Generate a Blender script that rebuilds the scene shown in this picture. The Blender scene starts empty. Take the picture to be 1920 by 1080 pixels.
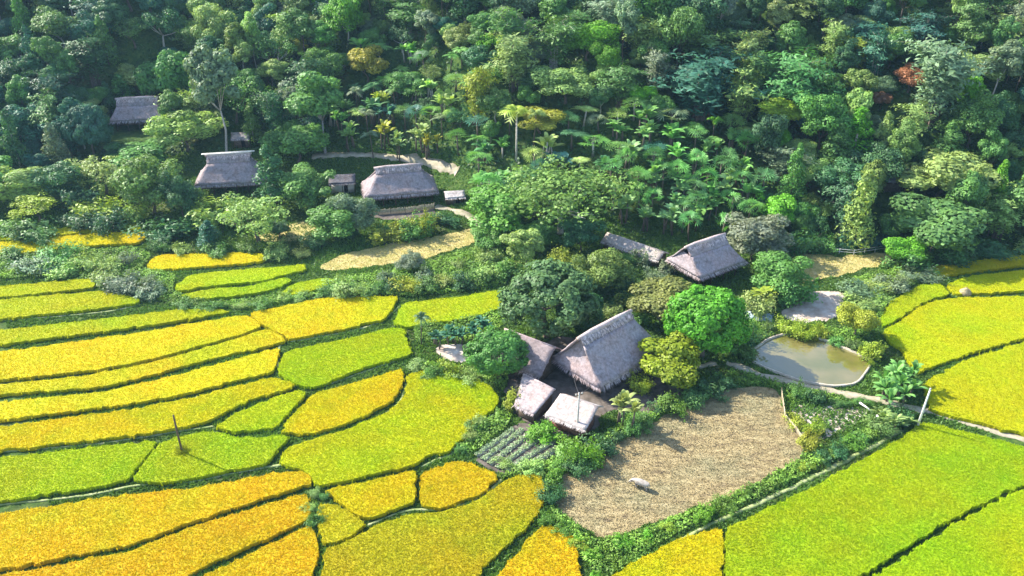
import bpy, bmesh, math, random
import numpy as np
from mathutils import Vector, Matrix, noise as mnoise

R = math.radians
rs = np.random.RandomState(11)
random.seed(5)
scene = bpy.context.scene
COL = scene.collection

# ------------------------------------------------------------------ camera geometry
F_PX, PITCH, CAM_H = 1600.0, R(30), 83.0
CP, SP = math.cos(PITCH), math.sin(PITCH)


def ray(px, py):
    a = (px - 960) / F_PX
    b = (540 - py) / F_PX
    return np.array([a, CP + b * SP, -SP + b * CP])


def to_px(x, y, z):
    d = y * CP - (z - CAM_H) * SP
    u = y * SP + (z - CAM_H) * CP
    return 960 + F_PX * x / d, 540 - F_PX * u / d


def depth(p):
    return p[1] * CP - (p[2] - CAM_H) * SP


# ------------------------------------------------------------------ terrain
FOOT_X = [-400, -60, -30, 0, 25, 60, 400]
FOOT_Y = [206, 206, 203, 176, 168, 166, 166]
PADS = [(-26.2, 184.1, 12, 1.0), (-66.2, 188.0, 12, 2.0), (-99.2, 220.6, 12, 6.0)]
_N = [(0.031, 0.017, 0.4, 2.6), (0.052, -0.041, 1.9, 1.6), (-0.02, 0.085, 4.1, 1.3), (0.11, 0.06, 2.2, 0.7)]


def T(x, y):
    x = np.asarray(x, float)
    y = np.asarray(y, float)
    f = np.interp(x, FOOT_X, FOOT_Y)
    d = y - f
    sp = 6.0 * np.log1p(np.exp(np.clip(d / 6.0, -30, 30)))
    sp = np.where(d > 150, d, sp)
    z = 0.055 * np.clip(y - 168, 0, 60) + 0.5 * np.minimum(sp - 0.0, 230)
    w = np.clip((d - 6) / 30, 0, 1)
    for a, b, c, m in _N:
        z = z + w * m * np.sin(a * x * 2 + b * y * 2 + c)
    gate = np.clip((y - 165) / 8, 0, 1)
    z = z * gate
    for cx, cy, r, zz in PADS:
        q = np.hypot(x - cx, y - cy)
        k = np.clip((r + 7 - q) / 9, 0, 1)
        k = k * k * (3 - 2 * k)
        z = z * (1 - k) + zz * k
    return z


def G(px, py, dz=0.0):
    """the point of the terrain (raised by dz) seen at a pixel of the photograph"""
    r = ray(px, py)
    t0 = (dz - CAM_H) / r[2] if r[2] < -1e-3 else 600.0
    o = np.array([0, 0, CAM_H])
    lo, hi = 40.0, 700.0
    prev = lo
    t = lo
    while t < hi:
        p = o + r * t
        if p[2] <= float(T(p[0], p[1])) + dz:
            break
        prev = t
        t += 2.0
    a, b = prev, t
    for _ in range(24):
        m = (a + b) / 2
        p = o + r * m
        if p[2] <= float(T(p[0], p[1])) + dz:
            b = m
        else:
            a = m
    return o + r * b


def P(px, py, z):
    r = ray(px, py)
    return np.array([0, 0, CAM_H]) + r * ((z - CAM_H) / r[2])


def inside(poly, x, y):
    poly = np.asarray(poly)[:, :2]
    x = np.asarray(x)
    y = np.asarray(y)
    res = np.zeros(x.shape, bool)
    n = len(poly)
    j = n - 1
    for i in range(n):
        xi, yi = poly[i]
        xj, yj = poly[j]
        c = ((yi > y) != (yj > y)) & (x < (xj - xi) * (y - yi) / (yj - yi + 1e-12) + xi)
        res ^= c
        j = i
    return res


# ------------------------------------------------------------------ mesh helpers
class MB:
    """collects vertices and faces for ONE mesh"""

    def __init__(s):
        s.V = []
        s.Fq = []
        s.Ft = []
        s.T = []
        s.n = 0

    def add(s, V, F, tint=None):
        V = np.asarray(V, float).reshape(-1, 3)
        F = np.asarray(F, int)
        s.V.append(V)
        (s.Fq if F.shape[1] == 4 else s.Ft).append(F + s.n)
        if tint is None:
            tint = np.full(len(V), 0.5)
        elif np.isscalar(tint):
            tint = np.full(len(V), float(tint))
        s.T.append(np.asarray(tint, float))
        s.n += len(V)

    def merge(s, o, M=None):
        V, fq, ft, t = o.arrays()
        if M is not None:
            V = V @ np.array(M)[:3, :3].T + np.array(M)[:3, 3]
        if len(fq):
            s.V.append(V); s.T.append(t); s.Fq.append(fq + s.n)
            if len(ft):
                s.Ft.append(ft + s.n)
        elif len(ft):
            s.V.append(V); s.T.append(t); s.Ft.append(ft + s.n)
        s.n += len(V)

    def arrays(s):
        V = np.concatenate(s.V) if s.V else np.zeros((0, 3))
        fq = np.concatenate(s.Fq) if s.Fq else np.zeros((0, 4), int)
        ft = np.concatenate(s.Ft) if s.Ft else np.zeros((0, 3), int)
        return V, fq, ft, np.concatenate(s.T) if s.T else np.zeros(0)

    def mesh(s, name, mat=None, smooth=False):
        V, fq, ft, tint = s.arrays()
        me = bpy.data.meshes.new(name)
        me.vertices.add(len(V))
        me.vertices.foreach_set('co', V.astype(np.float32).ravel())
        nl = fq.size + ft.size
        me.loops.add(nl)
        me.loops.foreach_set('vertex_index', np.concatenate([fq.ravel(), ft.ravel()]).astype(np.int32))
        npoly = len(fq) + len(ft)
        me.polygons.add(npoly)
        starts = np.concatenate([np.arange(len(fq)) * 4, fq.size + np.arange(len(ft)) * 3]).astype(np.int32)
        me.polygons.foreach_set('loop_start', starts)
        at = me.attributes.new('tint', 'FLOAT', 'POINT')
        at.data.foreach_set('value', tint.astype(np.float32))
        if mat:
            me.materials.append(mat)
        me.update(calc_edges=True)
        me.validate()
        if smooth:
            me.polygons.foreach_set('use_smooth', np.ones(len(me.polygons), bool))
        return me

    def build(s, name, mat=None, parent=None, loc=None, smooth=False, color=None):
        o = bpy.data.objects.new(name, s.mesh(name, mat, smooth))
        COL.objects.link(o)
        if parent is not None:
            o.parent = parent
        if loc is not None:
            o.location = loc
        if color is not None:
            o.color = (*color, 1)
        return o

    # shapes
    def box(s, c, size, rz=0.0, tint=0.5, rx=0.0):
        x, y, z = np.array(size) / 2
        V = np.array([[-x, -y, -z], [x, -y, -z], [x, y, -z], [-x, y, -z], [-x, -y, z], [x, -y, z], [x, y, z], [-x, y, z]])
        if rx:
            M = np.array(Matrix.Rotation(rx, 3, 'X'))
            V = V @ M.T
        if rz:
            M = np.array(Matrix.Rotation(rz, 3, 'Z'))
            V = V @ M.T
        s.add(V + np.array(c), [[3, 2, 1, 0], [4, 5, 6, 7], [0, 1, 5, 4], [1, 2, 6, 5], [2, 3, 7, 6], [3, 0, 4, 7]], tint)

    def tube(s, pts, rad, n=6, tint=0.5, cap=True):
        pts = np.asarray(pts, float)
        m = len(pts)
        rad = np.full(m, rad) if np.isscalar(rad) else np.asarray(rad, float)
        rings = []
        for i in range(m):
            d = pts[min(i + 1, m - 1)] - pts[max(i - 1, 0)]
            d = d / (np.linalg.norm(d) + 1e-9)
            ref = np.array([0, 0, 1.0]) if abs(d[2]) < 0.9 else np.array([1.0, 0, 0])
            u = np.cross(d, ref); u /= np.linalg.norm(u)
            v = np.cross(d, u)
            a = np.arange(n) * 2 * math.pi / n
            rings.append(pts[i] + rad[i] * (np.cos(a)[:, None] * u + np.sin(a)[:, None] * v))
        V = np.concatenate(rings)
        F = []
        for i in range(m - 1):
            for k in range(n):
                F.append([i * n + k, i * n + (k + 1) % n, (i + 1) * n + (k + 1) % n, (i + 1) * n + k])
        if cap:
            V = np.vstack([V, pts[0], pts[-1]])
            c0 = m * n
            Ft = [[c0, (k + 1) % n, k] for k in range(n)] + [[c0 + 1, (m - 1) * n + k, (m - 1) * n + (k + 1) % n] for k in range(n)]
            base = s.n
            s.add(V, F, tint)
            s.Ft.append(np.array(Ft) + base)
        else:
            s.add(V, F, tint)


def unit(v):
    return v / (np.linalg.norm(v, axis=-1, keepdims=True) + 1e-9)


def leaf_quads(mb, Pp, N, size, aspect=0.6, rg=rs, tint=None, droop=None):
    """many leaf sprays: one diamond each, lying across its normal"""
    n = len(Pp)
    N = unit(N)
    rnd = unit(rg.normal(size=(n, 3)))
    t = unit(np.cross(N, rnd))
    if droop is not None:
        t = unit(t + np.array(droop))
    b = np.cross(N, t)
    sz = (size * (0.6 + 0.8 * rg.rand(n)))[:, None]
    bend = N * sz * 0.18
    V = np.stack([Pp - t * sz * .5 - bend, Pp + b * sz * aspect * .5, Pp + t * sz * .5 - bend, Pp - b * sz * aspect * .5], 1).reshape(-1, 3)
    i = np.arange(n)[:, None] * 4
    F3 = np.concatenate([i + np.array([[0, 1, 3]]), i + np.array([[1, 2, 3]])])
    tt = rg.rand(n) if tint is None else tint
    mb.add(V, F3, np.repeat(tt, 4))


def clean(o):
    return o


def setp(o, label=None, cat=None, group=None, kind=None):
    if label:
        o['label'] = label
    if cat:
        o['category'] = cat
    if group:
        o['group'] = group
    if kind:
        o['kind'] = kind
    return o


def thing(name, loc, label, cat, group=None, rz=0.0):
    o = bpy.data.objects.new(name, None)
    o.empty_display_size = 0.5
    COL.objects.link(o)
    o.location = loc
    o.rotation_euler = (0, 0, rz)
    return setp(o, label, cat, group)


# ------------------------------------------------------------------ materials
def newmat(name):
    m = bpy.data.materials.new(name)
    m.use_nodes = True
    nt = m.node_tree
    nt.nodes.clear()
    out = nt.nodes.new('ShaderNodeOutputMaterial')
    return m, nt, out


class NB:
    def __init__(s, nt):
        s.nt = nt

    def n(s, typ, **kw):
        x = s.nt.nodes.new(typ)
        for k, v in kw.items():
            if k in x.inputs.keys():
                s.set(x.inputs[k], v)
            else:
                setattr(x, k, v)
        return x

    def set(s, inp, v):
        if hasattr(v, 'is_linked') or isinstance(v, bpy.types.NodeSocket):
            s.nt.links.new(v, inp)
        else:
            inp.default_value = v

    def noise(s, scale, detail=4, rough=.55, vec=None):
        x = s.n('ShaderNodeTexNoise')
        x.inputs['Scale'].default_value = scale
        x.inputs['Detail'].default_value = detail
        x.inputs['Roughness'].default_value = rough
        s.nt.links.new(vec if vec is not None else s.pos(), x.inputs['Vector'])
        return x.outputs['Fac']

    def pos(s):
        if not hasattr(s, '_p'):
            s._p = s.n('ShaderNodeNewGeometry').outputs['Position']
        return s._p

    def ramp(s, fac, stops):
        x = s.n('ShaderNodeValToRGB')
        s.nt.links.new(fac, x.inputs['Fac'])
        e = x.color_ramp.elements
        e[0].position, e[0].color = stops[0][0], (*stops[0][1], 1)
        e[1].position, e[1].color = stops[-1][0], (*stops[-1][1], 1)
        for p, c in stops[1:-1]:
            k = e.new(p)
            k.color = (*c, 1)
        return x.outputs['Color']

    def mix(s, fac, a, b, blend='MIX'):
        x = s.n('ShaderNodeMix', data_type='RGBA', blend_type=blend)
        s.set(x.inputs[0], fac)
        for i, v in ((6, a), (7, b)):
            if isinstance(v, tuple) and len(v) == 3:
                v = (*v, 1)
            s.set(x.inputs[i], v)
        return x.outputs[2]

    def math(s, op, a, b=0.0):
        x = s.n('ShaderNodeMath', operation=op)
        s.set(x.inputs[0], a)
        s.set(x.inputs[1], b)
        return x.outputs[0]

    def attr(s, name):
        return s.n('ShaderNodeAttribute', attribute_name=name).outputs['Fac']

    def maprange(s, v, a, b, c, d):
        x = s.n('ShaderNodeMapRange')
        s.set(x.inputs[0], v)
        for i, q in zip((1, 2, 3, 4), (a, b, c, d)):
            x.inputs[i].default_value = q
        return x.outputs[0]

    def scalecol(s, col, f):
        x = s.n('ShaderNodeVectorMath', operation='SCALE')
        s.set(x.inputs[0], col)
        s.set(x.inputs['Scale'], f)
        return x.outputs[0]

    def bump(s, h, strength=.4, dist=.1):
        x = s.n('ShaderNodeBump')
        x.inputs['Strength'].default_value = strength
        x.inputs['Distance'].default_value = dist
        s.nt.links.new(h, x.inputs['Height'])
        return x.outputs[0]


def mat_foliage(name, transl=0.3, rough=.5, spec=.25, lo=.55, hi=1.45, warm=(1.12, 1.06, .75)):
    m, nt, out = newmat(name)
    b = NB(nt)
    col = b.n('ShaderNodeObjectInfo').outputs['Color']
    t = b.attr('tint')
    c1 = b.scalecol(col, b.maprange(t, 0, 1, lo, hi))
    wc = b.n('ShaderNodeVectorMath', operation='MULTIPLY')
    b.set(wc.inputs[0], c1)
    wc.inputs[1].default_value = warm
    nz = b.noise(.35, 2)
    c2 = b.mix(b.maprange(nz, .35, .7, 0, .7), c1, wc.outputs[0])
    pr = b.n('ShaderNodeBsdfPrincipled')
    b.set(pr.inputs['Base Color'], c2)
    pr.inputs['Roughness'].default_value = rough
    pr.inputs['Specular IOR Level'].default_value = spec
    tr = b.n('ShaderNodeBsdfTranslucent')
    b.set(tr.inputs['Color'], b.mix(1.0, c2, (1.2, 1.15, .5), 'MULTIPLY'))
    mx = b.n('ShaderNodeMixShader')
    mx.inputs[0].default_value = transl
    nt.links.new(pr.outputs[0], mx.inputs[1])
    nt.links.new(tr.outputs[0], mx.inputs[2])
    nt.links.new(mx.outputs[0], out.inputs[0])
    return m


def mat_simple(name, colfn, rough=.9, spec=.2, bump=None):
    m, nt, out = newmat(name)
    b = NB(nt)
    pr = b.n('ShaderNodeBsdfPrincipled')
    c = colfn(b)
    if isinstance(c, tuple):
        pr.inputs['Base Color'].default_value = (*c, 1)
    else:
        nt.links.new(c, pr.inputs['Base Color'])
    pr.inputs['Roughness'].default_value = rough
    pr.inputs['Specular IOR Level'].default_value = spec
    if bump:
        nt.links.new(bump(b), pr.inputs['Normal'])
    nt.links.new(pr.outputs[0], out.inputs[0])
    return m


M_LEAF = mat_foliage('leaf_material')
M_GRASS = mat_foliage('grass_material', transl=.3)


def rice_col(b):
    col = b.n('ShaderNodeObjectInfo').outputs['Color']
    t = b.attr('tint')
    big = b.noise(.09, 3, .5)
    mid = b.noise(.6, 3, .6)
    fine = b.noise(2.6, 2, .7)
    def mul(c, k):
        x = b.n('ShaderNodeVectorMath', operation='MULTIPLY')
        b.set(x.inputs[0], c)
        x.inputs[1].default_value = k
        return x.outputs[0]
    c = b.mix(b.maprange(big, .42, .66, 0, .9), col, mul(col, (1.06, .92, .9)))
    big2 = b.noise(.06, 3, .55)
    c = b.mix(b.maprange(big2, .48, .66, 0, .7), c, mul(c, (.74, .98, .9)))
    c = b.mix(b.maprange(mid, .5, .72, 0, .6), c, mul(c, (.82, .98, .9)))
    c = b.scalecol(c, b.maprange(t, 0, 1, .8, 1.12))
    c = b.scalecol(c, b.maprange(fine, .3, .7, .88, 1.1))
    return c


def make_rice():
    m, nt, out = newmat('ripe_rice_material')
    b = NB(nt)
    c = rice_col(b)
    pr = b.n('ShaderNodeBsdfPrincipled')
    b.set(pr.inputs['Base Color'], c)
    pr.inputs['Roughness'].default_value = .7
    pr.inputs['Specular IOR Level'].default_value = .12
    tr = b.n('ShaderNodeBsdfTranslucent')
    b.set(tr.inputs['Color'], c)
    mx = b.n('ShaderNodeMixShader')
    mx.inputs[0].default_value = .3
    nt.links.new(pr.outputs[0], mx.inputs[1])
    nt.links.new(tr.outputs[0], mx.inputs[2])
    nt.links.new(mx.outputs[0], out.inputs[0])
    return m


M_RICE = make_rice()


def ground_col(b):
    a = b.noise(.08, 4)
    c = b.noise(.9, 5, .65)
    g = b.ramp(c, [(.3, (.022, .05, .012)), (.5, (.05, .10, .02)), (.7, (.10, .14, .035))])
    s = b.ramp(b.noise(.5, 4), [(.35, (.07, .06, .03)), (.65, (.13, .12, .06))])
    return b.mix(b.maprange(a, .52, .66, 0, .55), g, s)


M_GROUND = mat_simple('grassy_ground', ground_col, .95, .1, lambda b: b.bump(b.noise(1.6, 5, .7), .8, .3))


def stubble_col(b):
    big = b.noise(.10, 5, .65)
    mp = b.n('ShaderNodeMapping')
    nt_ = b.nt
    nt_.links.new(b.pos(), mp.inputs['Vector'])
    mp.inputs['Rotation'].default_value = (0, 0, R(-32))
    mp.inputs['Scale'].default_value = (.45, 1.5, 1)
    fine = b.noise(.75, 6, .72, mp.outputs[0])
    c = b.ramp(fine, [(.32, (.17, .13, .08)), (.5, (.31, .245, .125)), (.68, (.44, .36, .20))])
    g = b.ramp(fine, [(.3, (.14, .15, .07)), (.7, (.31, .29, .18))])
    return b.mix(b.maprange(big, .48, .64, 0, .6), c, g)


M_STUB = mat_simple('harvested_soil', stubble_col, .95, .1, lambda b: b.bump(b.noise(.9, 6, .7), .7, .3))
def stub_tuft(b):
    return b.scalecol(stubble_col(b), b.maprange(b.attr('tint'), 0, 1, .85, 1.3))


M_STUBT = mat_simple('rice_stubble', stub_tuft, .9, .1)
M_STRAWF = mat_simple('cut_field_soil', lambda b: b.ramp(b.noise(.5, 5, .7), [(.3, (.26, .26, .08)), (.5, (.42, .36, .14)), (.7, (.55, .44, .22))]), .95, .1,
                      lambda b: b.bump(b.noise(1.3, 5, .75), .7, .3))
M_SAND = mat_simple('pale_yard_surface', lambda b: b.ramp(b.noise(.45, 5, .65), [(.3, (.30, .22, .17)), (.5, (.46, .38, .32)), (.7, (.60, .55, .50))]), .9, .2,
                    lambda b: b.bump(b.noise(3, 4), .3, .1))
M_SOIL = mat_simple('shade_darkened_earth', lambda b: b.ramp(b.noise(.6, 5, .65), [(.3, (.06, .05, .04)), (.5, (.12, .10, .085)), (.7, (.20, .17, .15))]), .95, .1,
                    lambda b: b.bump(b.noise(3, 4), .5, .1))  # packed earth, its colour darkened to hold the shade between the houses
M_PATH = mat_simple('footpath_surface', lambda b: b.ramp(b.noise(.7, 5, .65), [(.3, (.20, .22, .12)), (.5, (.38, .33, .24)), (.72, (.52, .46, .36))]), .95, .1,
                    lambda b: b.bump(b.noise(3, 4), .4, .1))
M_PATHG = mat_simple('grassy_bund', lambda b: b.ramp(b.noise(.9, 5, .65), [(.3, (.14, .22, .06)), (.5, (.25, .30, .12)), (.72, (.40, .40, .24))]), .95, .1)
M_BED = mat_simple('pale_bed_soil', lambda b: b.ramp(b.noise(1.5, 5, .65), [(.3, (.20, .19, .14)), (.7, (.42, .41, .35))]), .95, .1)
M_CONC = mat_simple('weathered_concrete', lambda b: b.ramp(b.noise(1.2, 5, .65), [(.3, (.30, .26, .20)), (.7, (.58, .52, .42))]), .85, .2)
M_BARK = mat_simple('bark', lambda b: b.scalecol(b.n('ShaderNodeObjectInfo').outputs['Color'], b.maprange(b.noise(5, 4), .3, .7, .6, 1.4)), .9, .1,
                    lambda b: b.bump(b.noise(8, 4), .5, .05))
M_WOOD = mat_simple('weathered_timber', lambda b: b.ramp(b.noise(3.0, 5, .7), [(.3, (.05, .035, .025)), (.7, (.17, .125, .09))]), .85, .2)
M_BAMBOO = mat_simple('dry_bamboo', lambda b: b.ramp(b.noise(3.0, 4, .7), [(.3, (.30, .24, .14)), (.7, (.60, .52, .36))]), .7, .3)
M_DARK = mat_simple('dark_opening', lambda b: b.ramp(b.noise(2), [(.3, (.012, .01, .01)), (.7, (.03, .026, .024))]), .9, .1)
M_WHITE = mat_simple('limewashed_wall', lambda b: b.ramp(b.noise(1.5, 4), [(.3, (.5, .48, .45)), (.7, (.72, .70, .68))]), .8, .2)
M_TARP = mat_simple('pale_tarpaulin', lambda b: b.ramp(b.noise(.9, 3), [(.35, (.24, .34, .42)), (.65, (.44, .52, .58))]), .6, .3)
M_REDWALL = mat_simple('red_brown_boards', lambda b: b.ramp(b.noise(2.5, 4), [(.3, (.10, .04, .03)), (.7, (.32, .15, .11))]), .85, .2)
M_POLE = mat_simple('cast_concrete_pole', lambda b: b.ramp(b.noise(2.5, 4), [(.3, (.34, .33, .31)), (.7, (.55, .54, .51))]), .8, .2)
M_PALE = mat_simple('bleached_pole', lambda b: b.ramp(b.noise(2.5, 4), [(.3, (.5, .5, .45)), (.7, (.75, .75, .7))]), .7, .2)
M_TIN = mat_simple('grey_sheet_roof', lambda b: b.ramp(b.noise(1.5, 4), [(.3, (.22, .23, .26)), (.7, (.42, .43, .47))]), .55, .4)
M_HIDE = mat_simple('pale_buffalo_hide', lambda b: b.ramp(b.noise(2.2, 4), [(.3, (.26, .22, .19)), (.7, (.48, .43, .37))]), .8, .2)
M_HORN = mat_simple('horn', lambda b: (.06, .05, .045), .5, .3)
M_WIRE = mat_simple('cable_sheath', lambda b: (.08, .08, .085), .6, .3)


def thatch_col(b):
    col = b.n('ShaderNodeObjectInfo').outputs['Color']
    t = b.attr('tint')
    n1 = b.noise(.35, 4, .6)
    n2 = b.noise(2.2, 5, .75)
    n3 = b.noise(.9, 4, .65)
    c = b.scalecol(col, b.maprange(t, 0, 1, .5, 1.5))
    c = b.mix(b.maprange(n3, .5, .7, 0, .75), c, b.mix(1.0, c, (.60, .56, .52), 'MULTIPLY'))
    c = b.mix(b.maprange(n1, .42, .65, 0, .7), c, b.mix(1.0, c, (1.15, .98, .88), 'MULTIPLY'))
    return b.scalecol(c, b.maprange(n2, .3, .7, .62, 1.28))


M_THATCH = mat_simple('old_thatch', thatch_col, .95, .08, lambda b: b.bump(b.noise(3.0, 5, .8), .8, .2))


def water():
    m, nt, out = newmat('pond_water')
    b = NB(nt)
    pr = b.n('ShaderNodeBsdfPrincipled')
    c = b.ramp(b.noise(.12, 3), [(.4, (.12, .12, .028)), (.6, (.19, .16, .055))])
    nt.links.new(c, pr.inputs['Base Color'])
    pr.inputs['Roughness'].default_value = .03
    pr.inputs['Specular IOR Level'].default_value = 1.0
    pr.inputs['IOR'].default_value = 1.6
    pr.inputs['Coat Weight'].default_value = 0.6
    nt.links.new(b.bump(b.noise(.8, 3), .05, .05), pr.inputs['Normal'])
    nt.links.new(pr.outputs[0], out.inputs[0])
    return m


M_WATER = water()

# ------------------------------------------------------------------ ground sheet
xs = np.concatenate([np.linspace(-272, -240, 6), np.arange(-236, 236.1, 2.0), np.linspace(240, 272, 6)])
ys = np.concatenate([np.linspace(-100, 20, 20), np.concatenate([np.arange(24, 300, 2.0), np.arange(300, 402, 4.0)])])
gx, gy = np.meshgrid(xs, ys)
gz = T(gx, gy)
mb = MB()
nx, ny = len(xs), len(ys)
idx = np.arange(nx * ny).reshape(ny, nx)
mb.add(np.stack([gx.ravel(), gy.ravel(), gz.ravel()], 1),
       np.stack([idx[:-1, :-1].ravel(), idx[:-1, 1:].ravel(), idx[1:, 1:].ravel(), idx[1:, :-1].ravel()], 1))
setp(mb.build('ground', M_GROUND, smooth=True), kind='structure')

BLOCK = []     # world polygons where no grass grows


def jitter_poly(pts, step=1.2, amp=.18, rg=rs):
    out = []
    n = len(pts)
    for i in range(n):
        a = np.array(pts[i][:2]); b = np.array(pts[(i + 1) % n][:2])
        L = np.linalg.norm(b - a)
        k = max(1, int(L / step))
        for j in range(k):
            q = a + (b - a) * j / k
            if j:
                q = q + rg.normal(size=2) * amp
            out.append(q)
    return np.array(out)


def smooth_poly(pts, it=1):
    pts = np.array(pts, float)
    for _ in range(it):
        nxt = np.roll(pts, -1, axis=0)
        pts = np.stack([pts * .8 + nxt * .2, pts * .2 + nxt * .8], 1).reshape(-1, pts.shape[1])
    return pts


def sheet(name, pxpoly, mat, dz, kind='structure', label=None, cat=None, rim=.2, amp=.35, block=True):
    """a flat patch of ground laid just above the ground sheet"""
    w = np.array([G(x, y) for x, y in pxpoly])
    w = jitter_poly(smooth_poly(w[:, :2]), 1.0, amp)
    if block:
        BLOCK.append(w)
    bm = bmesh.new()
    vs = [bm.verts.new((x, y, float(T(x, y)) + dz)) for x, y in w]
    f = bm.faces.new(vs)
    bmesh.ops.triangulate(bm, faces=[f])
    me = bpy.data.meshes.new(name)
    bmesh.ops.recalc_face_normals(bm, faces=bm.faces)
    bm.to_mesh(me); bm.free()
    me.materials.append(mat)
    o = bpy.data.objects.new(name, me)
    COL.objects.link(o)
    setp(o, label, cat, kind=kind)
    if len(me.polygons) and me.polygons[0].normal.z < 0:
        me.flip_normals()
    return o, w


def densify(pts, step):
    pts = np.asarray(pts, float)
    out = []
    for a, b in zip(pts[:-1], pts[1:]):
        k = max(1, int(np.linalg.norm(b - a) / step))
        for j in range(k):
            out.append(a + (b - a) * j / k)
    out.append(pts[-1])
    return np.array(out)


def smooth_line(pts, it=2):
    pts = np.asarray(pts, float)
    for _ in range(it):
        q = np.stack([pts[:-1] * .75 + pts[1:] * .25, pts[:-1] * .25 + pts[1:] * .75], 1).reshape(-1, pts.shape[1])
        pts = np.vstack([pts[:1], q, pts[-1:]])
    return pts


def ribbon(name, pxline, width, mat, h=.06, kind='structure', label=None, cat=None, jit=.28, block=True):
    w = np.array([G(x, y)[:2] for x, y in pxline])
    w = densify(smooth_line(w), 1.0)
    d = np.gradient(w, axis=0)
    nrm = unit(np.stack([-d[:, 1], d[:, 0]], 1))
    wl = width / 2 * (1 + jit * rs.normal(size=len(w)))[:, None]
    wr = width / 2 * (1 + jit * rs.normal(size=len(w)))[:, None]
    L = w + nrm * wl
    Rr = w - nrm * wr
    if block:
        BLOCK.append(np.vstack([L, Rr[::-1]]))
    mb = MB()
    n = len(w)
    def zz(q, k):
        return np.column_stack([q, T(q[:, 0], q[:, 1]) + k])
    V = np.vstack([zz(L, -.05), zz(L, h), zz(Rr, h), zz(Rr, -.05)])
    F = []
    for i in range(n - 1):
        for k in range(3):
            F.append([k * n + i, (k + 1) * n + i, (k + 1) * n + i + 1, k * n + i + 1])
    mb.add(V, np.array(F)[:, ::-1])
    o = mb.build(name, mat)
    return setp(o, label, cat, kind=kind)


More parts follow.
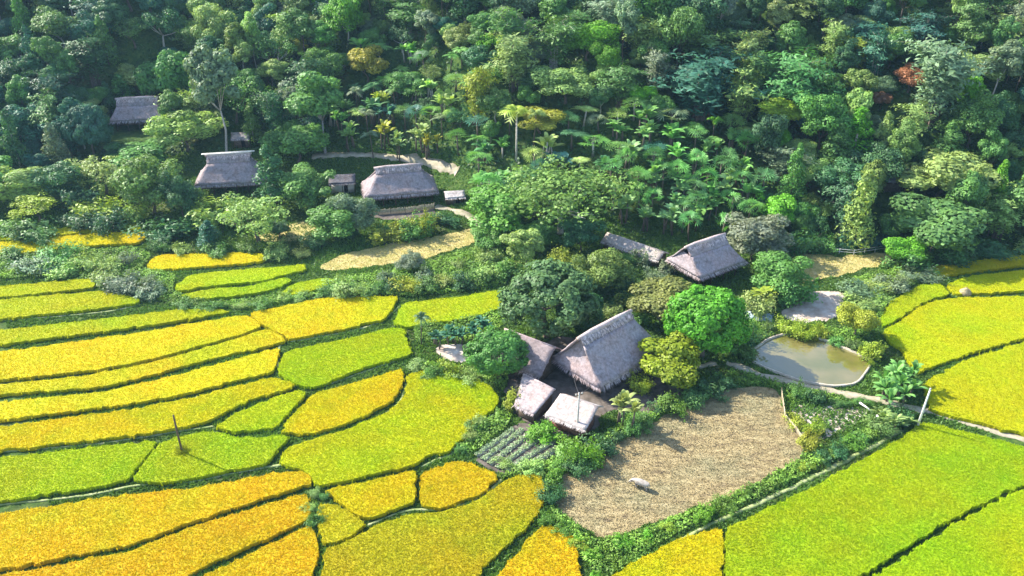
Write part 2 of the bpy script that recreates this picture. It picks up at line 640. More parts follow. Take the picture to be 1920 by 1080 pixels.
# ------------------------------------------------------------------ rice plots
YEL = (.66, .58, .010)
YGR = (.52, .56, .010)
GRN = (.45, .56, .010)
LGR = (.43, .55, .012)
ORG = (.68, .52, .012)
OLV = (.56, .52, .016)
LEFT = 155
PLOTS = [
    (YGR, [(155, 603), (230, 592), (332, 579), (415, 578), (430, 583), (322, 600), (259, 610), (155, 628)], 'green-gold rice strip bordering the grassy stream bank, above the widest golden strip'),
    (YEL, [(155, 645), (259, 622), (322, 611), (430, 593), (462, 590), (480, 600), (487, 610), (470, 617), (405, 637), (322, 660), (240, 680), (163, 693), (155, 694)], 'widest golden rice strip, with a blunt rounded east tip'),
    (YEL, [(155, 705), (165, 702), (240, 687), (322, 668), (405, 645), (488, 618), (500, 616), (515, 620), (530, 632), (534, 637), (500, 646), (405, 668), (332, 686), (288, 699), (197, 721), (172, 724), (155, 720)], 'narrow golden rice strip directly below the widest golden strip'),
    (YEL, [(470, 585), (520, 575), (555, 568), (605, 557), (680, 555), (742, 554), (745, 558), (735, 575), (722, 594), (700, 600), (659, 611), (600, 622), (555, 631), (540, 633), (525, 622), (505, 612), (490, 605), (478, 595)], 'brightest golden rice plot, long and broad beneath the shrub band'),
    (GRN, [(757, 566), (800, 562), (860, 555), (947, 541), (950, 570), (909, 585), (867, 596), (805, 602), (763, 611), (738, 604)], 'lime-green rice plot between the shrub band and the row of banana plants'),
    (YGR, [(155, 544), (185, 544), (225, 550), (262, 560), (255, 566), (217, 572), (155, 580)], 'tapering green-gold rice tongue ending at the weedy stream bank'),
    (YGR, [(155, 520), (165, 520), (178, 530), (172, 537), (155, 539)], 'smallest rice corner poking out beside the weedy stream bank'),
    (YEL, [(278, 496), (285, 484), (305, 476), (400, 474), (488, 473), (497, 478), (490, 488), (426, 494), (332, 501), (282, 503)], 'golden rice terrace just below the pale feathery tree'),
    (GRN, [(330, 533), (355, 514), (430, 506), (530, 498), (572, 494), (572, 503), (551, 508), (488, 525), (384, 534), (332, 543)], 'green rice terrace, middle step of the small terraces below the pale feathery tree'),
    (LGR, [(338, 552), (384, 541), (467, 536), (530, 519), (547, 524), (509, 541), (447, 552), (363, 558)], 'lowest slim green rice terrace, pointed at its east end'),
    (LGR, [(530, 545), (555, 529), (613, 519), (632, 527), (597, 539), (555, 549), (526, 553)], 'short wedge of green rice at the west end of the shrub band'),
    (YGR, [(155, 419), (250, 416), (265, 428), (200, 430), (155, 432)], 'upper of two thin rice strips beneath the yellow-green bushes'),
    (YEL, [(155, 437), (200, 434), (270, 433), (272, 444), (255, 454), (200, 455), (155, 461)], 'lower of two thin rice strips beneath the yellow-green bushes'),
    (GRN, [(540, 657), (600, 643), (659, 632), (728, 614), (757, 614), (763, 640), (771, 662), (700, 681), (659, 694), (610, 717), (575, 723), (552, 715), (525, 700), (522, 690), (530, 668)], 'rounded lime rice plot below the brightest golden plot'),
    (YEL, [(155, 737), (197, 733), (288, 712), (384, 688), (470, 664), (525, 650), (518, 675), (510, 695), (440, 711), (363, 731), (259, 752), (155, 771)], 'golden rice strip ending square against the rounded lime plot'),
    (YEL, [(155, 785), (259, 764), (363, 744), (440, 722), (515, 706), (550, 718), (545, 724), (488, 740), (445, 757), (415, 773), (384, 788), (332, 799), (259, 812), (155, 827)], 'golden rice strip that the top of the lone timber pole rises in front of'),
    (YGR, [(405, 797), (430, 781), (467, 764), (520, 741), (560, 730), (573, 734), (545, 765), (517, 799), (470, 805), (440, 807), (420, 802)], 'small leaf-shaped green-gold rice plot above the lime plot with the pole'),
    (YEL, [(590, 736), (640, 723), (700, 706), (752, 690), (755, 700), (745, 735), (725, 754), (690, 774), (640, 794), (590, 809), (560, 811), (527, 808), (540, 786), (565, 761)], 'golden rice plot with a curved east end, above the largest central plot'),
    (YGR, [(525, 864), (530, 850), (545, 835), (600, 818), (660, 801), (715, 777), (745, 757), (762, 737), (765, 700), (800, 692), (870, 700), (915, 720), (935, 745), (925, 765), (895, 790), (865, 820), (840, 844), (800, 850), (780, 866), (720, 880), (650, 898), (600, 907), (590, 904), (583, 890), (570, 879), (540, 871)], 'largest central rice plot, sweeping up to the small thatched sheds'),
    (LGR, [(250, 894), (275, 860), (301, 828), (340, 817), (384, 808), (415, 810), (447, 820), (495, 819), (530, 814), (540, 819), (520, 838), (508, 856), (495, 867), (450, 876), (405, 884), (360, 893), (322, 900), (285, 901), (259, 898)], 'lime-green rice plot with the lone timber pole standing in it'),
    (GRN, [(155, 842), (240, 830), (288, 826), (290, 829), (270, 855), (245, 888), (238, 896), (200, 906), (155, 923)], 'dull green rice plot west of the lime plot with the pole'),
    (ORG, [(155, 948), (238, 926), (280, 922), (363, 915), (467, 894), (540, 883), (565, 882), (582, 893), (582, 905), (551, 913), (467, 940), (363, 973), (301, 996), (240, 1019), (155, 1052)], 'long amber rice strip below the lime plot with the pole'),
    (ORG, [(155, 1067), (250, 1031), (301, 1009), (363, 985), (467, 953), (551, 928), (574, 926), (580, 960), (575, 971), (551, 983), (467, 1019), (400, 1049), (330, 1085), (155, 1160)], 'amber rice strip under the long amber strip, ending at the weedy ditch'),
    (ORG, [(480, 1031), (551, 997), (580, 985), (590, 1000), (596, 1025), (590, 1060), (560, 1100), (340, 1100)], 'lowest amber rice plot, wedge shaped beside the weedy ditch'),
    (OLV, [(597, 945), (628, 945), (659, 961), (684, 979), (659, 1001), (628, 1013), (605, 1016), (597, 979)], 'little square green-gold rice plot at the foot of the weedy ditch'),
    (YEL, [(609, 918), (680, 903), (774, 880), (779, 886), (777, 936), (753, 946), (690, 969), (655, 955), (632, 934), (622, 924)], 'golden rice plot directly below the largest central plot'),
    (ORG, [(791, 886), (815, 876), (855, 864), (868, 864), (926, 884), (930, 894), (909, 918), (868, 934), (826, 950), (797, 946), (788, 935)], 'oval amber rice plot beside the vegetable beds'),
    (OLV, [(610, 1027), (660, 1009), (700, 986), (763, 963), (826, 959), (888, 941), (930, 913), (945, 901), (973, 889), (1013, 890), (1020, 915), (1018, 938), (1008, 960), (983, 990), (950, 1018), (915, 1050), (880, 1100), (600, 1100)], 'broad speckled olive-gold rice plot west of the brown stubble field'),
    (ORG, [(1015, 986), (1046, 987), (1068, 999), (1080, 1025), (1085, 1060), (1080, 1100), (915, 1100), (975, 1031)], 'small amber rice plot below the tip of the brown stubble field'),
    (LGR, [(1362, 988), (1412, 965), (1495, 926), (1579, 884), (1641, 848), (1683, 825), (1712, 804), (1735, 790), (1812, 808), (1980, 852), (1980, 880), (1920, 905), (1860, 932), (1812, 955), (1760, 983), (1700, 1021), (1640, 1058), (1580, 1100), (1362, 1100)], 'big lime-green rice plot beside the leaning pale pole'),
    (YEL, [(1205, 1045), (1280, 1006), (1345, 990), (1353, 992), (1355, 1027), (1353, 1100), (1110, 1100)], 'golden rice plot below the hedge, next to the big lime plot'),
    (GRN, [(1720, 1027), (1812, 969), (1920, 915), (1980, 892), (1980, 1100), (1610, 1100)], 'green rice plot past the dark bund, below the big lime plot'),
    (YGR, [(1658, 617), (1690, 601), (1735, 568), (1775, 559), (1812, 556), (1980, 552), (1980, 610), (1920, 630), (1812, 661), (1760, 680), (1722, 696), (1710, 680), (1690, 650), (1665, 635)], 'green-gold rice plot beside the bananas, with the straw stack on its upper edge'),
    (LGR, [(1652, 600), (1672, 562), (1725, 533), (1765, 531), (1780, 550), (1735, 561), (1690, 591), (1656, 610)], 'fresh green rice wedge beside the grey-green shrubs'),
    (YGR, [(1775, 533), (1812, 517), (1980, 498), (1980, 538), (1812, 549), (1790, 549)], 'thin gold rice strip above the straw stack'),
    (OLV, [(1745, 500), (1812, 490), (1980, 470), (1980, 486), (1812, 508), (1757, 516)], 'topmost shaded rice strip at the foot of the forest'),
    (YGR, [(1732, 716), (1812, 674), (1980, 622), (1980, 825), (1812, 783), (1748, 766), (1738, 745)], 'green-gold rice plot behind the leaning pale pole'),
]
RICE_H = .62


def tufts(mb, xy, z, h, w, rg, lean=.3, tint=None):
    """grass-like tufts: two crossing pointed blades each"""
    n = len(xy)
    if n == 0:
        return
    a = rg.rand(n) * math.pi
    hh = h * (.6 + .8 * rg.rand(n))
    ww = w * (.6 + .8 * rg.rand(n))
    t = rg.rand(n) if tint is None else tint
    for off in (0, math.pi / 2):
        d = np.stack([np.cos(a + off), np.sin(a + off)], 1) * ww[:, None] / 2
        tip = xy + rg.normal(size=(n, 2)) * (lean * hh)[:, None]
        V = np.stack([np.column_stack([xy - d, z]), np.column_stack([xy + d, z]), np.column_stack([tip, z + hh])], 1).reshape(-1, 3)
        mb.add(V, np.arange(3 * n).reshape(n, 3), np.repeat(t, 3))


def scatter(poly, dens, rg):
    lo = poly.min(0); hi = poly.max(0)
    n = int((hi[0] - lo[0]) * (hi[1] - lo[1]) * dens)
    q = lo + rg.rand(n, 2) * (hi - lo)
    return q[inside(poly, q[:, 0], q[:, 1])]


def rice_plot(col, px, label):
    pts = []
    for x, y in px:
        if x == LEFT:
            x, y = -50, y + .10 * 205
        pts.append(P(x, y, RICE_H + .2)[:2])
    pts = np.array(pts)
    pts = np.stack([pts * .88 + np.roll(pts, -1, 0) * .12, pts * .12 + np.roll(pts, -1, 0) * .88], 1).reshape(-1, 2)
    area = np.sum(pts[:, 0] * np.roll(pts[:, 1], -1) - np.roll(pts[:, 0], -1) * pts[:, 1])
    dd = unit(np.roll(pts, -1, 0) - np.roll(pts, 1, 0))
    nn = np.column_stack([dd[:, 1], -dd[:, 0]]) * (1 if area > 0 else -1)
    w = jitter_poly(pts + nn * .07, .7, .16)
    BLOCK.append(w)
    c = w.mean(0)
    mb = MB()
    # a soft uneven body under the ears
    bm = bmesh.new()
    vs = [bm.verts.new((x - c[0], y - c[1], RICE_H)) for x, y in w]
    f = bm.faces.new(vs)
    f.normal_update()
    if f.normal.z < 0:
        f.normal_flip()
    r = bmesh.ops.triangulate(bm, faces=[f])
    ring = np.array([[v.co.x, v.co.y, v.co.z] for v in bm.verts])
    tris = np.array([[v.index for v in f.verts] for f in bm.faces]) if not bm.verts.index_update() else None
    bm.free()
    mb.add(ring, tris, .35)
    n = len(ring)
    side = np.vstack([ring, ring * [1.0, 1.0, 0] + [0, 0, -.03]])
    mb.add(side, [[i, (i + 1) % n, n + (i + 1) % n, n + i] for i in range(n)], .2)
    dist = math.hypot(c[0], c[1])
    dens = 78 if dist < 125 else 44
    q = scatter(w, dens, rs)
    qq = q - c
    tufts(mb, qq, np.full(len(q), RICE_H - .08), .22, .14, rs, .35)
    # ragged fringe along the edge
    e = w + (np.roll(w, -1, 0) - w) * rs.rand(len(w), 1)
    e = np.repeat(e, 5, 0) + rs.normal(size=(len(w) * 5, 2)) * .10 - c
    tufts(mb, e, np.full(len(e), .2), .52, .22, rs, .16)
    o = mb.build('rice_plot', M_RICE, loc=(c[0], c[1], 0), color=col)
    setp(o, label, 'rice plot', 'terraced rice plots')


for c_, p_, l_ in PLOTS:
    k = .93 + .14 * rs.rand()
    rice_plot(tuple(v * k for v in c_), p_, l_)

# ------------------------------------------------------------------ other ground surfaces
BROWN = [(1040, 905), (1075, 878), (1150, 832), (1230, 785), (1300, 752), (1370, 728), (1420, 724), (1462, 733), (1470, 785), (1512, 832), (1500, 860), (1440, 895), (1370, 930), (1300, 955), (1240, 975), (1180, 998), (1120, 1012), (1085, 985), (1050, 962), (1035, 935)]
o_, w_brown = sheet('harvested_field', BROWN, M_STUB, .02)
CUT = [(595, 500), (640, 478), (700, 464), (760, 452), (830, 440), (880, 428), (912, 430), (905, 447), (860, 466), (790, 488), (700, 500), (620, 508)]
o_, w_cut = sheet('dry_field', CUT, M_STRAWF, .03)
FENCED = [(1445, 474), (1520, 476), (1600, 480), (1668, 474), (1672, 492), (1620, 505), (1560, 520), (1500, 530), (1455, 520), (1435, 495)]
o_, w_fen = sheet('fenced_field', FENCED, M_STRAWF, .03)
sheet('drying_yard', [(1458, 588), (1490, 562), (1530, 545), (1588, 548), (1582, 572), (1560, 602), (1500, 608)], M_SAND, .025)
sheet('pale_yard', [(812, 650), (868, 644), (892, 655), (872, 682), (832, 674)], M_SAND, .025)
sheet('house_yard', [(952, 690), (1005, 650), (1060, 625), (1235, 690), (1252, 722), (1205, 765), (1135, 770), (1110, 815), (1010, 812), (948, 765)], M_SOIL, .02)
sheet('bare_ground', [(1190, 738), (1240, 722), (1300, 720), (1290, 745), (1230, 775), (1190, 775)], M_SOIL, .028)
sheet('garden_soil', [(884, 858), (955, 800), (1000, 792), (1050, 835), (1030, 862), (960, 888), (925, 885)], M_SOIL, .02)
sheet('small_plot', [(1485, 760), (1560, 752), (1635, 768), (1600, 795), (1530, 830), (1512, 826), (1490, 800)], M_SAND, .02, block=False)
sheet('front_terrace', [(690, 398), (815, 390), (818, 402), (780, 414), (700, 412)], M_SOIL, .12)
sheet('tree_clearing', [(540, 420), (590, 415), (600, 440), (560, 452), (500, 455), (470, 440)], M_STRAWF, .04, block=False)
ribbon('dirt_track', [(585, 294), (640, 291), (700, 291), (760, 295), (805, 304), (835, 313), (858, 323)], 1.8, M_PATH, .22)
ribbon('sandy_path', [(815, 388), (850, 393), (880, 406), (905, 424), (916, 442)], 2.0, M_PATH, .08)
ribbon('footpath', [(1362, 680), (1420, 701), (1480, 717), (1560, 733), (1640, 749), (1700, 762), (1760, 776), (1812, 793), (1920, 822), (2010, 848)], 1.5, M_PATH, .06)
ribbon('bund_path', [(1235, 1040), (1300, 1000), (1350, 975), (1412, 950), (1495, 911), (1579, 868), (1650, 831), (1690, 806)], .6, M_PATHG, .10)
ribbon('shed_path', [(1235, 700), (1290, 690), (1345, 683)], 1.2, M_PATH, .05)

for ln in ([(-40, 950), (155, 932), (238, 913), (280, 908), (330, 908), (400, 896), (470, 881), (535, 871)],
           [(545, 641), (600, 632), (659, 621), (715, 606), (748, 575)],
           [(-40, 605), (155, 590), (215, 583), (265, 571)],
           [(595, 823), (660, 806), (715, 783), (750, 758), (762, 720)],
           [(690, 985), (763, 955), (826, 957), (900, 938), (940, 900)],
           [(790, 876), (815, 863), (850, 853), (888, 812), (932, 770)],
           [(-40, 850), (155, 836), (259, 822), (340, 808), (400, 800)],
           [(525, 648), (516, 690), (552, 722), (600, 727), (660, 706), (765, 668)]):
    ribbon('bund', ln, .38, M_PATHG, h=.10, jit=.25)

# pond: water inside a low concrete wall
PONDPX = [(1388, 668), (1420, 652), (1440, 637), (1476, 626), (1512, 629), (1560, 644), (1637, 677), (1628, 693), (1607, 722), (1560, 727), (1500, 716), (1440, 694)]
wp = smooth_poly(np.array([G(x, y)[:2] for x, y in PONDPX]), 2)
BLOCK.append(wp)
bm = bmesh.new()
f = bm.faces.new([bm.verts.new((x, y, .06)) for x, y in wp])
f.normal_update()
if f.normal.z < 0:
    f.normal_flip()
me = bpy.data.meshes.new('pond_water')
bm.to_mesh(me); bm.free()
me.materials.append(M_WATER)
o = bpy.data.objects.new('pond_water', me)
COL.objects.link(o)
setp(o, kind='structure')


def wall_line(name, pts, width, h, mat, z0=None):
    w = np.asarray(pts, float)
    w = densify(w, 1.0)
    d = np.gradient(w, axis=0)
    nrm = unit(np.stack([-d[:, 1], d[:, 0]], 1))
    L = w + nrm * width / 2
    Rr = w - nrm * width / 2
    n = len(w)
    hh = h + rs.normal(size=n) * .02
    zb = T(w[:, 0], w[:, 1])
    V = np.vstack([np.column_stack([L, zb - .05]), np.column_stack([L, zb + hh]), np.column_stack([Rr, zb + hh]), np.column_stack([Rr, zb - .05])])
    F = [[k * n + i + 1, (k + 1) * n + i + 1, (k + 1) * n + i, k * n + i] for i in range(n - 1) for k in range(3)]
    F += [[0, n, 2 * n, 3 * n], [4 * n - 1, 3 * n - 1, 2 * n - 1, n - 1]]
    mb = MB()
    mb.add(V, F)
    return mb.build(name, mat)


o = wall_line('pond_wall', np.vstack([wp, wp[:1]]), .32, .38, M_CONC)
setp(o, 'low pale concrete wall around the muddy pond', 'wall')

# ------------------------------------------------------------------ plant templates
def norm_template(mbs, W, Z):
    """scale all meshes of a template together to width W and height Z"""
    allv = np.concatenate([m.arrays()[0] for m in mbs if m.n])
    hx = np.percentile(np.abs(allv[:, :2]), 98)
    zt = allv[:, 2].max()
    for m in mbs:
        for v in m.V:
            v[:, :2] *= W / 2 / hx
            v[:, 2] *= Z / zt


def trunk_limbs(mb, zt, r0, targets, rg, bend=.3):
    top = np.array([rg.normal() * bend, rg.normal() * bend, zt])
    mid = np.array([rg.normal() * bend * .6, rg.normal() * bend * .6, zt * .5])
    mb.tube([[0, 0, -.4], [0, 0, .15], mid, top], [r0 * 1.5, r0 * 1.1, r0 * .8, r0 * .55], 7)
    for t in targets:
        m = top * .5 + t * .5 + np.array([0, 0, -.3])
        mb.tube([top - [0, 0, .3], m, t], [r0 * .45, r0 * .3, r0 * .12], 5)


def tpl_broad(seed, W=8.0, Z=9.0, trunk=.12, ncl=16, flat=1.0, leaf=.62, dens=120, rcl=(.26, .42), top_bias=.25):
    rg = np.random.RandomState(seed)
    cr, tk = MB(), MB()
    Rr = W / 2
    zb = Z * trunk
    Hc = (Z - zb) / 2
    zc = zb + Hc
    cents = []
    for k in range(ncl):
        for _ in range(20):
            d = unit(rg.normal(size=3))
            if d[2] > -.55:
                break
        rr = .35 + .45 * rg.rand() + .25 * (rg.rand() < .2)
        c = np.array([d[0] * Rr * rr, d[1] * Rr * rr, zc + d[2] * Hc * rr * flat])
        cents.append((c, Rr * (rcl[0] + (rcl[1] - rcl[0]) * rg.rand())))
    cents.append((np.array([0, 0, zc]), Rr * .5))
    for c, r in cents:
        n = int(dens * (r / (Rr * .35)) ** 2)
        d = unit(rg.normal(size=(n, 3)) + np.array([0, 0, top_bias]))
        rad = r * (.72 + .34 * rg.rand(n))[:, None]
        p = c + d * rad * np.array([1, 1, .85])
        N = d + rg.normal(size=(n, 3)) * .38 + np.array([0, 0, .25])
        base = rg.rand() * .35
        tint = np.clip(base + rg.rand(n) * .65, 0, 1)
        leaf_quads(cr, p, N, leaf, .7, rg, tint)
    trunk_limbs(tk, zb + Hc * .35, W * .018 + .05, [c for c, r in cents[:6]], rg)
    return cr, tk


def tpl_dome(seed, W=8.0, Z=8.0):
    """one dense dome whose surface breaks into many small leafy tufts"""
    rg = np.random.RandomState(seed)
    cr, tk = MB(), MB()
    k_ = rg.normal(size=3) * 2
    for k in range(150):
        d = unit(rg.normal(size=3) + np.array([0, 0, .35]))
        if d[2] < -.5:
            continue
        bulge = .80 + .26 * mnoise.noise(Vector(tuple(d * 1.7 + k_)))
        c = np.array([d[0] * W * .43 * bulge, d[1] * W * .43 * bulge, Z * .52 + d[2] * Z * .42 * bulge])
        r = W * (.055 + .05 * rg.rand())
        n = 130
        q = unit(rg.normal(size=(n, 3)) + d * .5)
        p = c + q * r * (.6 + .5 * rg.rand(n))[:, None]
        leaf_quads(cr, p, q + d * .4 + rg.normal(size=(n, 3)) * .4, .30, .65, rg, np.clip(rg.rand() * .4 + rg.rand(n) * .6, 0, 1))
    trunk_limbs(tk, Z * .4, .24, [np.array([math.cos(a) * W * .22, math.sin(a) * W * .22, Z * .62]) for a in (0, 1.3, 2.6, 3.9, 5.1)], rg)
    return cr, tk


def tpl_sparse(seed, W=8.0, Z=8.0):
    """an airy tree: flat layers of fine leaves on visible limbs"""
    return tpl_broad(seed, W, Z, .2, 34, .95, .32, 140, (.16, .28), .5)


def tpl_umbrella(seed, W=14.0, Z=10.0):
    return tpl_broad(seed, W, Z, .3, 70, .8, .4, 190, (.13, .22), .6)


def tpl_tall(seed, W=6.0, Z=14.0):
    return tpl_broad(seed, W, Z, .25, 28, 1.0, .42, 210, (.28, .45), .2)


def tpl_cone(seed, W=5.0, Z=12.0):
    rg = np.random.RandomState(seed)
    cr, tk = MB(), MB()
    for k in range(26):
        u = (k + .5) / 26
        z = Z * (.12 + .86 * u)
        rr = W / 2 * (1 - u) ** .75 + .25
        a = rg.rand() * 6.28
        c = np.array([math.cos(a) * rr * .55, math.sin(a) * rr * .55, z])
        n = int(45 + 60 * rr / W * 2)
        d = unit(rg.normal(size=(n, 3)) + [0, 0, .2])
        p = c + d * (rr * .6 + .25) * (.7 + .35 * rg.rand(n))[:, None]
        leaf_quads(cr, p, d + rg.normal(size=(n, 3)) * .4, .45, .7, rg, np.clip(rg.rand() * .35 + rg.rand(n) * .65, 0, 1))
    tk.tube([[0, 0, -.4], [0, 0, Z * .5], [0, 0, Z * .9]], [.25, .15, .04], 6)
    return cr, tk


def tpl_bamboo(seed, W=8.0, Z=13.0, nculm=30):
    rg = np.random.RandomState(seed)
    cr, tk = MB(), MB()
    for k in range(nculm):
        a = rg.rand() * 6.28
        reach = W / 2 * (.2 + .7 * rg.rand())
        h = Z * (.5 + .5 * rg.rand())
        u = np.linspace(0, 1, 9)
        x = .6 * rg.normal() * .5 + reach * u ** 2.4
        z = h * (np.sin(u * math.pi * .58) / math.sin(math.pi * .5))
        pts = np.column_stack([math.cos(a) * x, math.sin(a) * x, z])
        pts[0, 2] = -.3
        tk.tube(pts, np.linspace(.07, .015, 9), 4, cap=False)
        n = 120
        uu = .14 + .88 * rg.rand(n) ** .85
        xi = np.interp(uu, u, pts[:, 0]); yi = np.interp(uu, u, pts[:, 1]); zi = np.interp(uu, u, pts[:, 2])
        p = np.column_stack([xi, yi, zi]) + rg.normal(size=(n, 3)) * np.array([.55, .55, .45]) * (1.15 - .5 * uu)[:, None]
        N = np.column_stack([math.cos(a) * np.ones(n), math.sin(a) * np.ones(n), np.ones(n) * .9]) + rg.normal(size=(n, 3)) * .5
        leaf_quads(cr, p, N, .62, .32, rg, np.clip(rg.rand() * .3 + rg.rand(n) * .7, 0, 1), droop=(math.cos(a) * .5, math.sin(a) * .5, -.8))
    return cr, tk


def banana_leaf(mb, base, az, L, w, rise, rg, tint):
    u = np.linspace(0, 1, 7)
    out = L * (u * math.cos(rise) * .95)
    up = L * (u * math.sin(rise) - .42 * u ** 2.6)
    wid = w * np.sin(np.clip(u * .93 + .06, 0, 1) * math.pi) ** .6 * (u > .02)
    d = np.array([math.cos(az), math.sin(az), 0])
    s = np.array([-math.sin(az), math.cos(az), 0])
    mid = base + out[:, None] * d + up[:, None] * np.array([0, 0, 1])
    l = mid + s * wid[:, None] * .5 - np.array([0, 0, .16]) * wid[:, None]
    r = mid - s * wid[:, None] * .5 - np.array([0, 0, .16]) * wid[:, None]
    n = len(u)
    V = np.vstack([l, mid, r])
    F = [[i, n + i, n + i + 1, i + 1] for i in range(n - 1)] + [[n + i, 2 * n + i, 2 * n + i + 1, n + i + 1] for i in range(n - 1)]
    mb.add(V, F, tint)


def tpl_banana(seed, W=5.0, Z=5.5, stems=4, spread=1.1, hs=(2.0, 1.2), nl=9, ll=1.9):
    rg = np.random.RandomState(seed)
    cr, tk = MB(), []
    for s in range(stems):
        b = np.array([rg.normal() * spread * .6, rg.normal() * spread * .6, 0]) if s else np.zeros(3)
        h = hs[0] + hs[1] * rg.rand()
        top = b + np.array([rg.normal() * .2, rg.normal() * .2, h])
        tk.append(MB())
        tk[-1].tube([b - [0, 0, .3], (b + top) / 2, top], [.17, .13, .08], 6)
        for k in range(nl):
            az = k * 2.4 + rg.rand() * .6
            banana_leaf(cr, top, az, ll + .8 * rg.rand(), .55 + .2 * rg.rand(), R(32 + 50 * rg.rand()), rg, .15 + .85 * rg.rand())
    return cr, tk


def tpl_fan(seed, W=4.6, Z=7.0):
    """fan palm: slim trunk and a head of round, star-cut fans"""
    rg = np.random.RandomState(seed)
    cr, tk = MB(), MB()
    top = np.array([rg.normal() * .25, rg.normal() * .25, Z * .72])
    tk.tube([[0, 0, -.3], top * .5 + [.1, 0, 0], top], [.2, .15, .14], 7)
    for k in range(17):
        az = k * 2.4 + rg.rand() * .5
        el = R(-12 + 98 * (k / 16.0) + rg.normal() * 9)
        d = np.array([math.cos(az) * math.cos(el), math.sin(az) * math.cos(el), math.sin(el)])
        pl = 1.15 + .5 * rg.rand()
        c = top + d * pl
        tk.tube([top, c], [.03, .02], 3, cap=False)
        # the blade faces up and outwards
        N = unit(np.array([0, 0, 1.0]) * .6 - np.array([d[0], d[1], 0]) * .45 + rg.normal(size=3) * .35)
        t = unit(d - N * np.dot(d, N))
        b = np.cross(N, t)
        m = 9
        tint = .25 + .75 * rg.rand()
        for j in range(m):
            a = R(-100 + 200 * j / (m - 1))
            a2 = R(200 / (m - 1) * .26)
            Lr = .95 + .15 * rg.rand()
            def q(ang, rad, dr=0):
                return c + (t * math.cos(ang) + b * math.sin(ang)) * rad - np.array([0, 0, dr])
            cr.add([c, q(a - a2, Lr * .75, .03), q(a, Lr * 1.35, .30), q(a + a2, Lr * .75, .03)], [[0, 1, 2, 3]], tint)
    return cr, tk


def tpl_feather(seed, W=5.0, Z=8.0):
    """slim palm with arching feather fronds"""
    rg = np.random.RandomState(seed)
    cr, tk = MB(), MB()
    top = np.array([rg.normal() * .2, rg.normal() * .2, Z * .78])
    tk.tube([[0, 0, -.3], top * .5, top], [.16, .11, .10], 6)
    for k in range(13):
        az = k * 2.4 + rg.rand() * .4
        rise = R(15 + 55 * rg.rand())
        u = np.linspace(0, 1, 9)
        L = 2.4 + .5 * rg.rand()
        d = np.array([math.cos(az), math.sin(az), 0])
        s = np.array([-math.sin(az), math.cos(az), 0])
        mid = top + (L * u * math.cos(rise))[:, None] * d + (L * (u * math.sin(rise) - .7 * u ** 2.2))[:, None] * np.array([0, 0, 1])
        tint = .25 + .75 * rg.rand()
        for i in range(1, 9):
            for sg in (-1, 1):
                l = .75 * math.sin(min(1, u[i] * .9 + .1) * math.pi) ** .5
                tip = mid[i] + s * sg * l + d * .35 - np.array([0, 0, .3])
                cr.add([mid[i - 1], mid[i], tip], [[0, 1, 2]], tint)
    return cr, tk


def tpl_shrub(seed, W=3.0, Z=2.2):
    """ragged bush: many unequal leafy stems springing from one root"""
    rg = np.random.RandomState(seed)
    cr, tk = MB(), MB()
    for k in range(26):
        a = rg.rand() * 6.28
        b0 = rg.normal(size=2) * W * .16
        reach = W * .5 * (.15 + .75 * rg.rand())
        h = Z * (.35 + .65 * rg.rand() ** 1.2)
        u = np.linspace(0, 1, 5)
        pts = np.column_stack([b0[0] + math.cos(a) * reach * u ** 1.4, b0[1] + math.sin(a) * reach * u ** 1.4, h * (1.25 * u - .25 * u ** 3)])
        pts[0, 2] = -.15
        tk.tube(pts, np.linspace(.035, .01, 5), 3, cap=False)
        n = 80
        uu = .15 + .9 * rg.rand(n)
        p = np.column_stack([np.interp(uu, u, pts[:, i]) for i in range(3)]) + rg.normal(size=(n, 3)) * W * .075
        p[:, 2] = np.maximum(p[:, 2], .05)
        N = np.column_stack([math.cos(a) * np.ones(n), math.sin(a) * np.ones(n), np.ones(n) * 1.1]) + rg.normal(size=(n, 3)) * .6
        leaf_quads(cr, p, N, .27 * (.7 + .6 * rg.rand()), .5, rg, np.clip(rg.rand() * .45 + rg.rand(n) * .55, 0, 1))
    return cr, tk


TPL = {}


def reg(kind, fns, W, Z):
    L = []
    for cr, tk in fns:
        tk = tk if isinstance(tk, list) else [tk]
        norm_template([cr] + tk, W, Z)
        L.append((cr.mesh(kind + '_crown', M_LEAF), [q.mesh(kind + '_trunk', M_BARK, True) for q in tk]))
    TPL[kind] = (L, W, Z)


reg('broadleaf_tree', [tpl_broad(s, ncl=n, dens=d, leaf=lf) for s, n, d, lf in ((1, 24, 300, .42), (2, 28, 280, .38), (3, 20, 320, .48), (4, 34, 240, .38), (5, 26, 290, .40), (6, 22, 300, .44))], 8.0, 9.0)
reg('round_tree', [tpl_broad(s, trunk=.05, ncl=40, dens=330, leaf=.32, rcl=(.24, .38)) for s in (21, 22, 23)], 8.0, 8.0)
reg('dome_tree', [tpl_dome(s) for s in (25, 26, 27)], 8.0, 8.0)
reg('airy_tree', [tpl_sparse(s) for s in (31, 32, 33)], 8.0, 8.0)
reg('umbrella_tree', [tpl_umbrella(s) for s in (41, 42)], 14.0, 10.0)
reg('tall_tree', [tpl_tall(s) for s in (51, 52, 53)], 6.0, 14.0)
reg('conical_tree', [tpl_cone(s) for s in (61, 62)], 5.0, 12.0)
reg('bamboo_clump', [tpl_bamboo(s) for s in (71, 72, 73, 74)], 8.0, 13.0)
reg('banana_plant', [tpl_banana(s) for s in (81, 82, 83, 84)], 5.0, 5.5)
reg('banana_clump', [tpl_banana(s, stems=17, spread=3.0, hs=(.7, 2.0), nl=11, ll=2.3) for s in (85, 86)], 10.0, 5.0)
reg('fan_palm', [tpl_fan(s) for s in (91, 92, 93, 94)], 4.6, 7.0)
reg('feather_palm', [tpl_feather(s) for s in (101, 102, 103)], 5.0, 8.0)
reg('shrub', [tpl_shrub(s) for s in (111, 112, 113, 114, 115)], 3.0, 2.2)
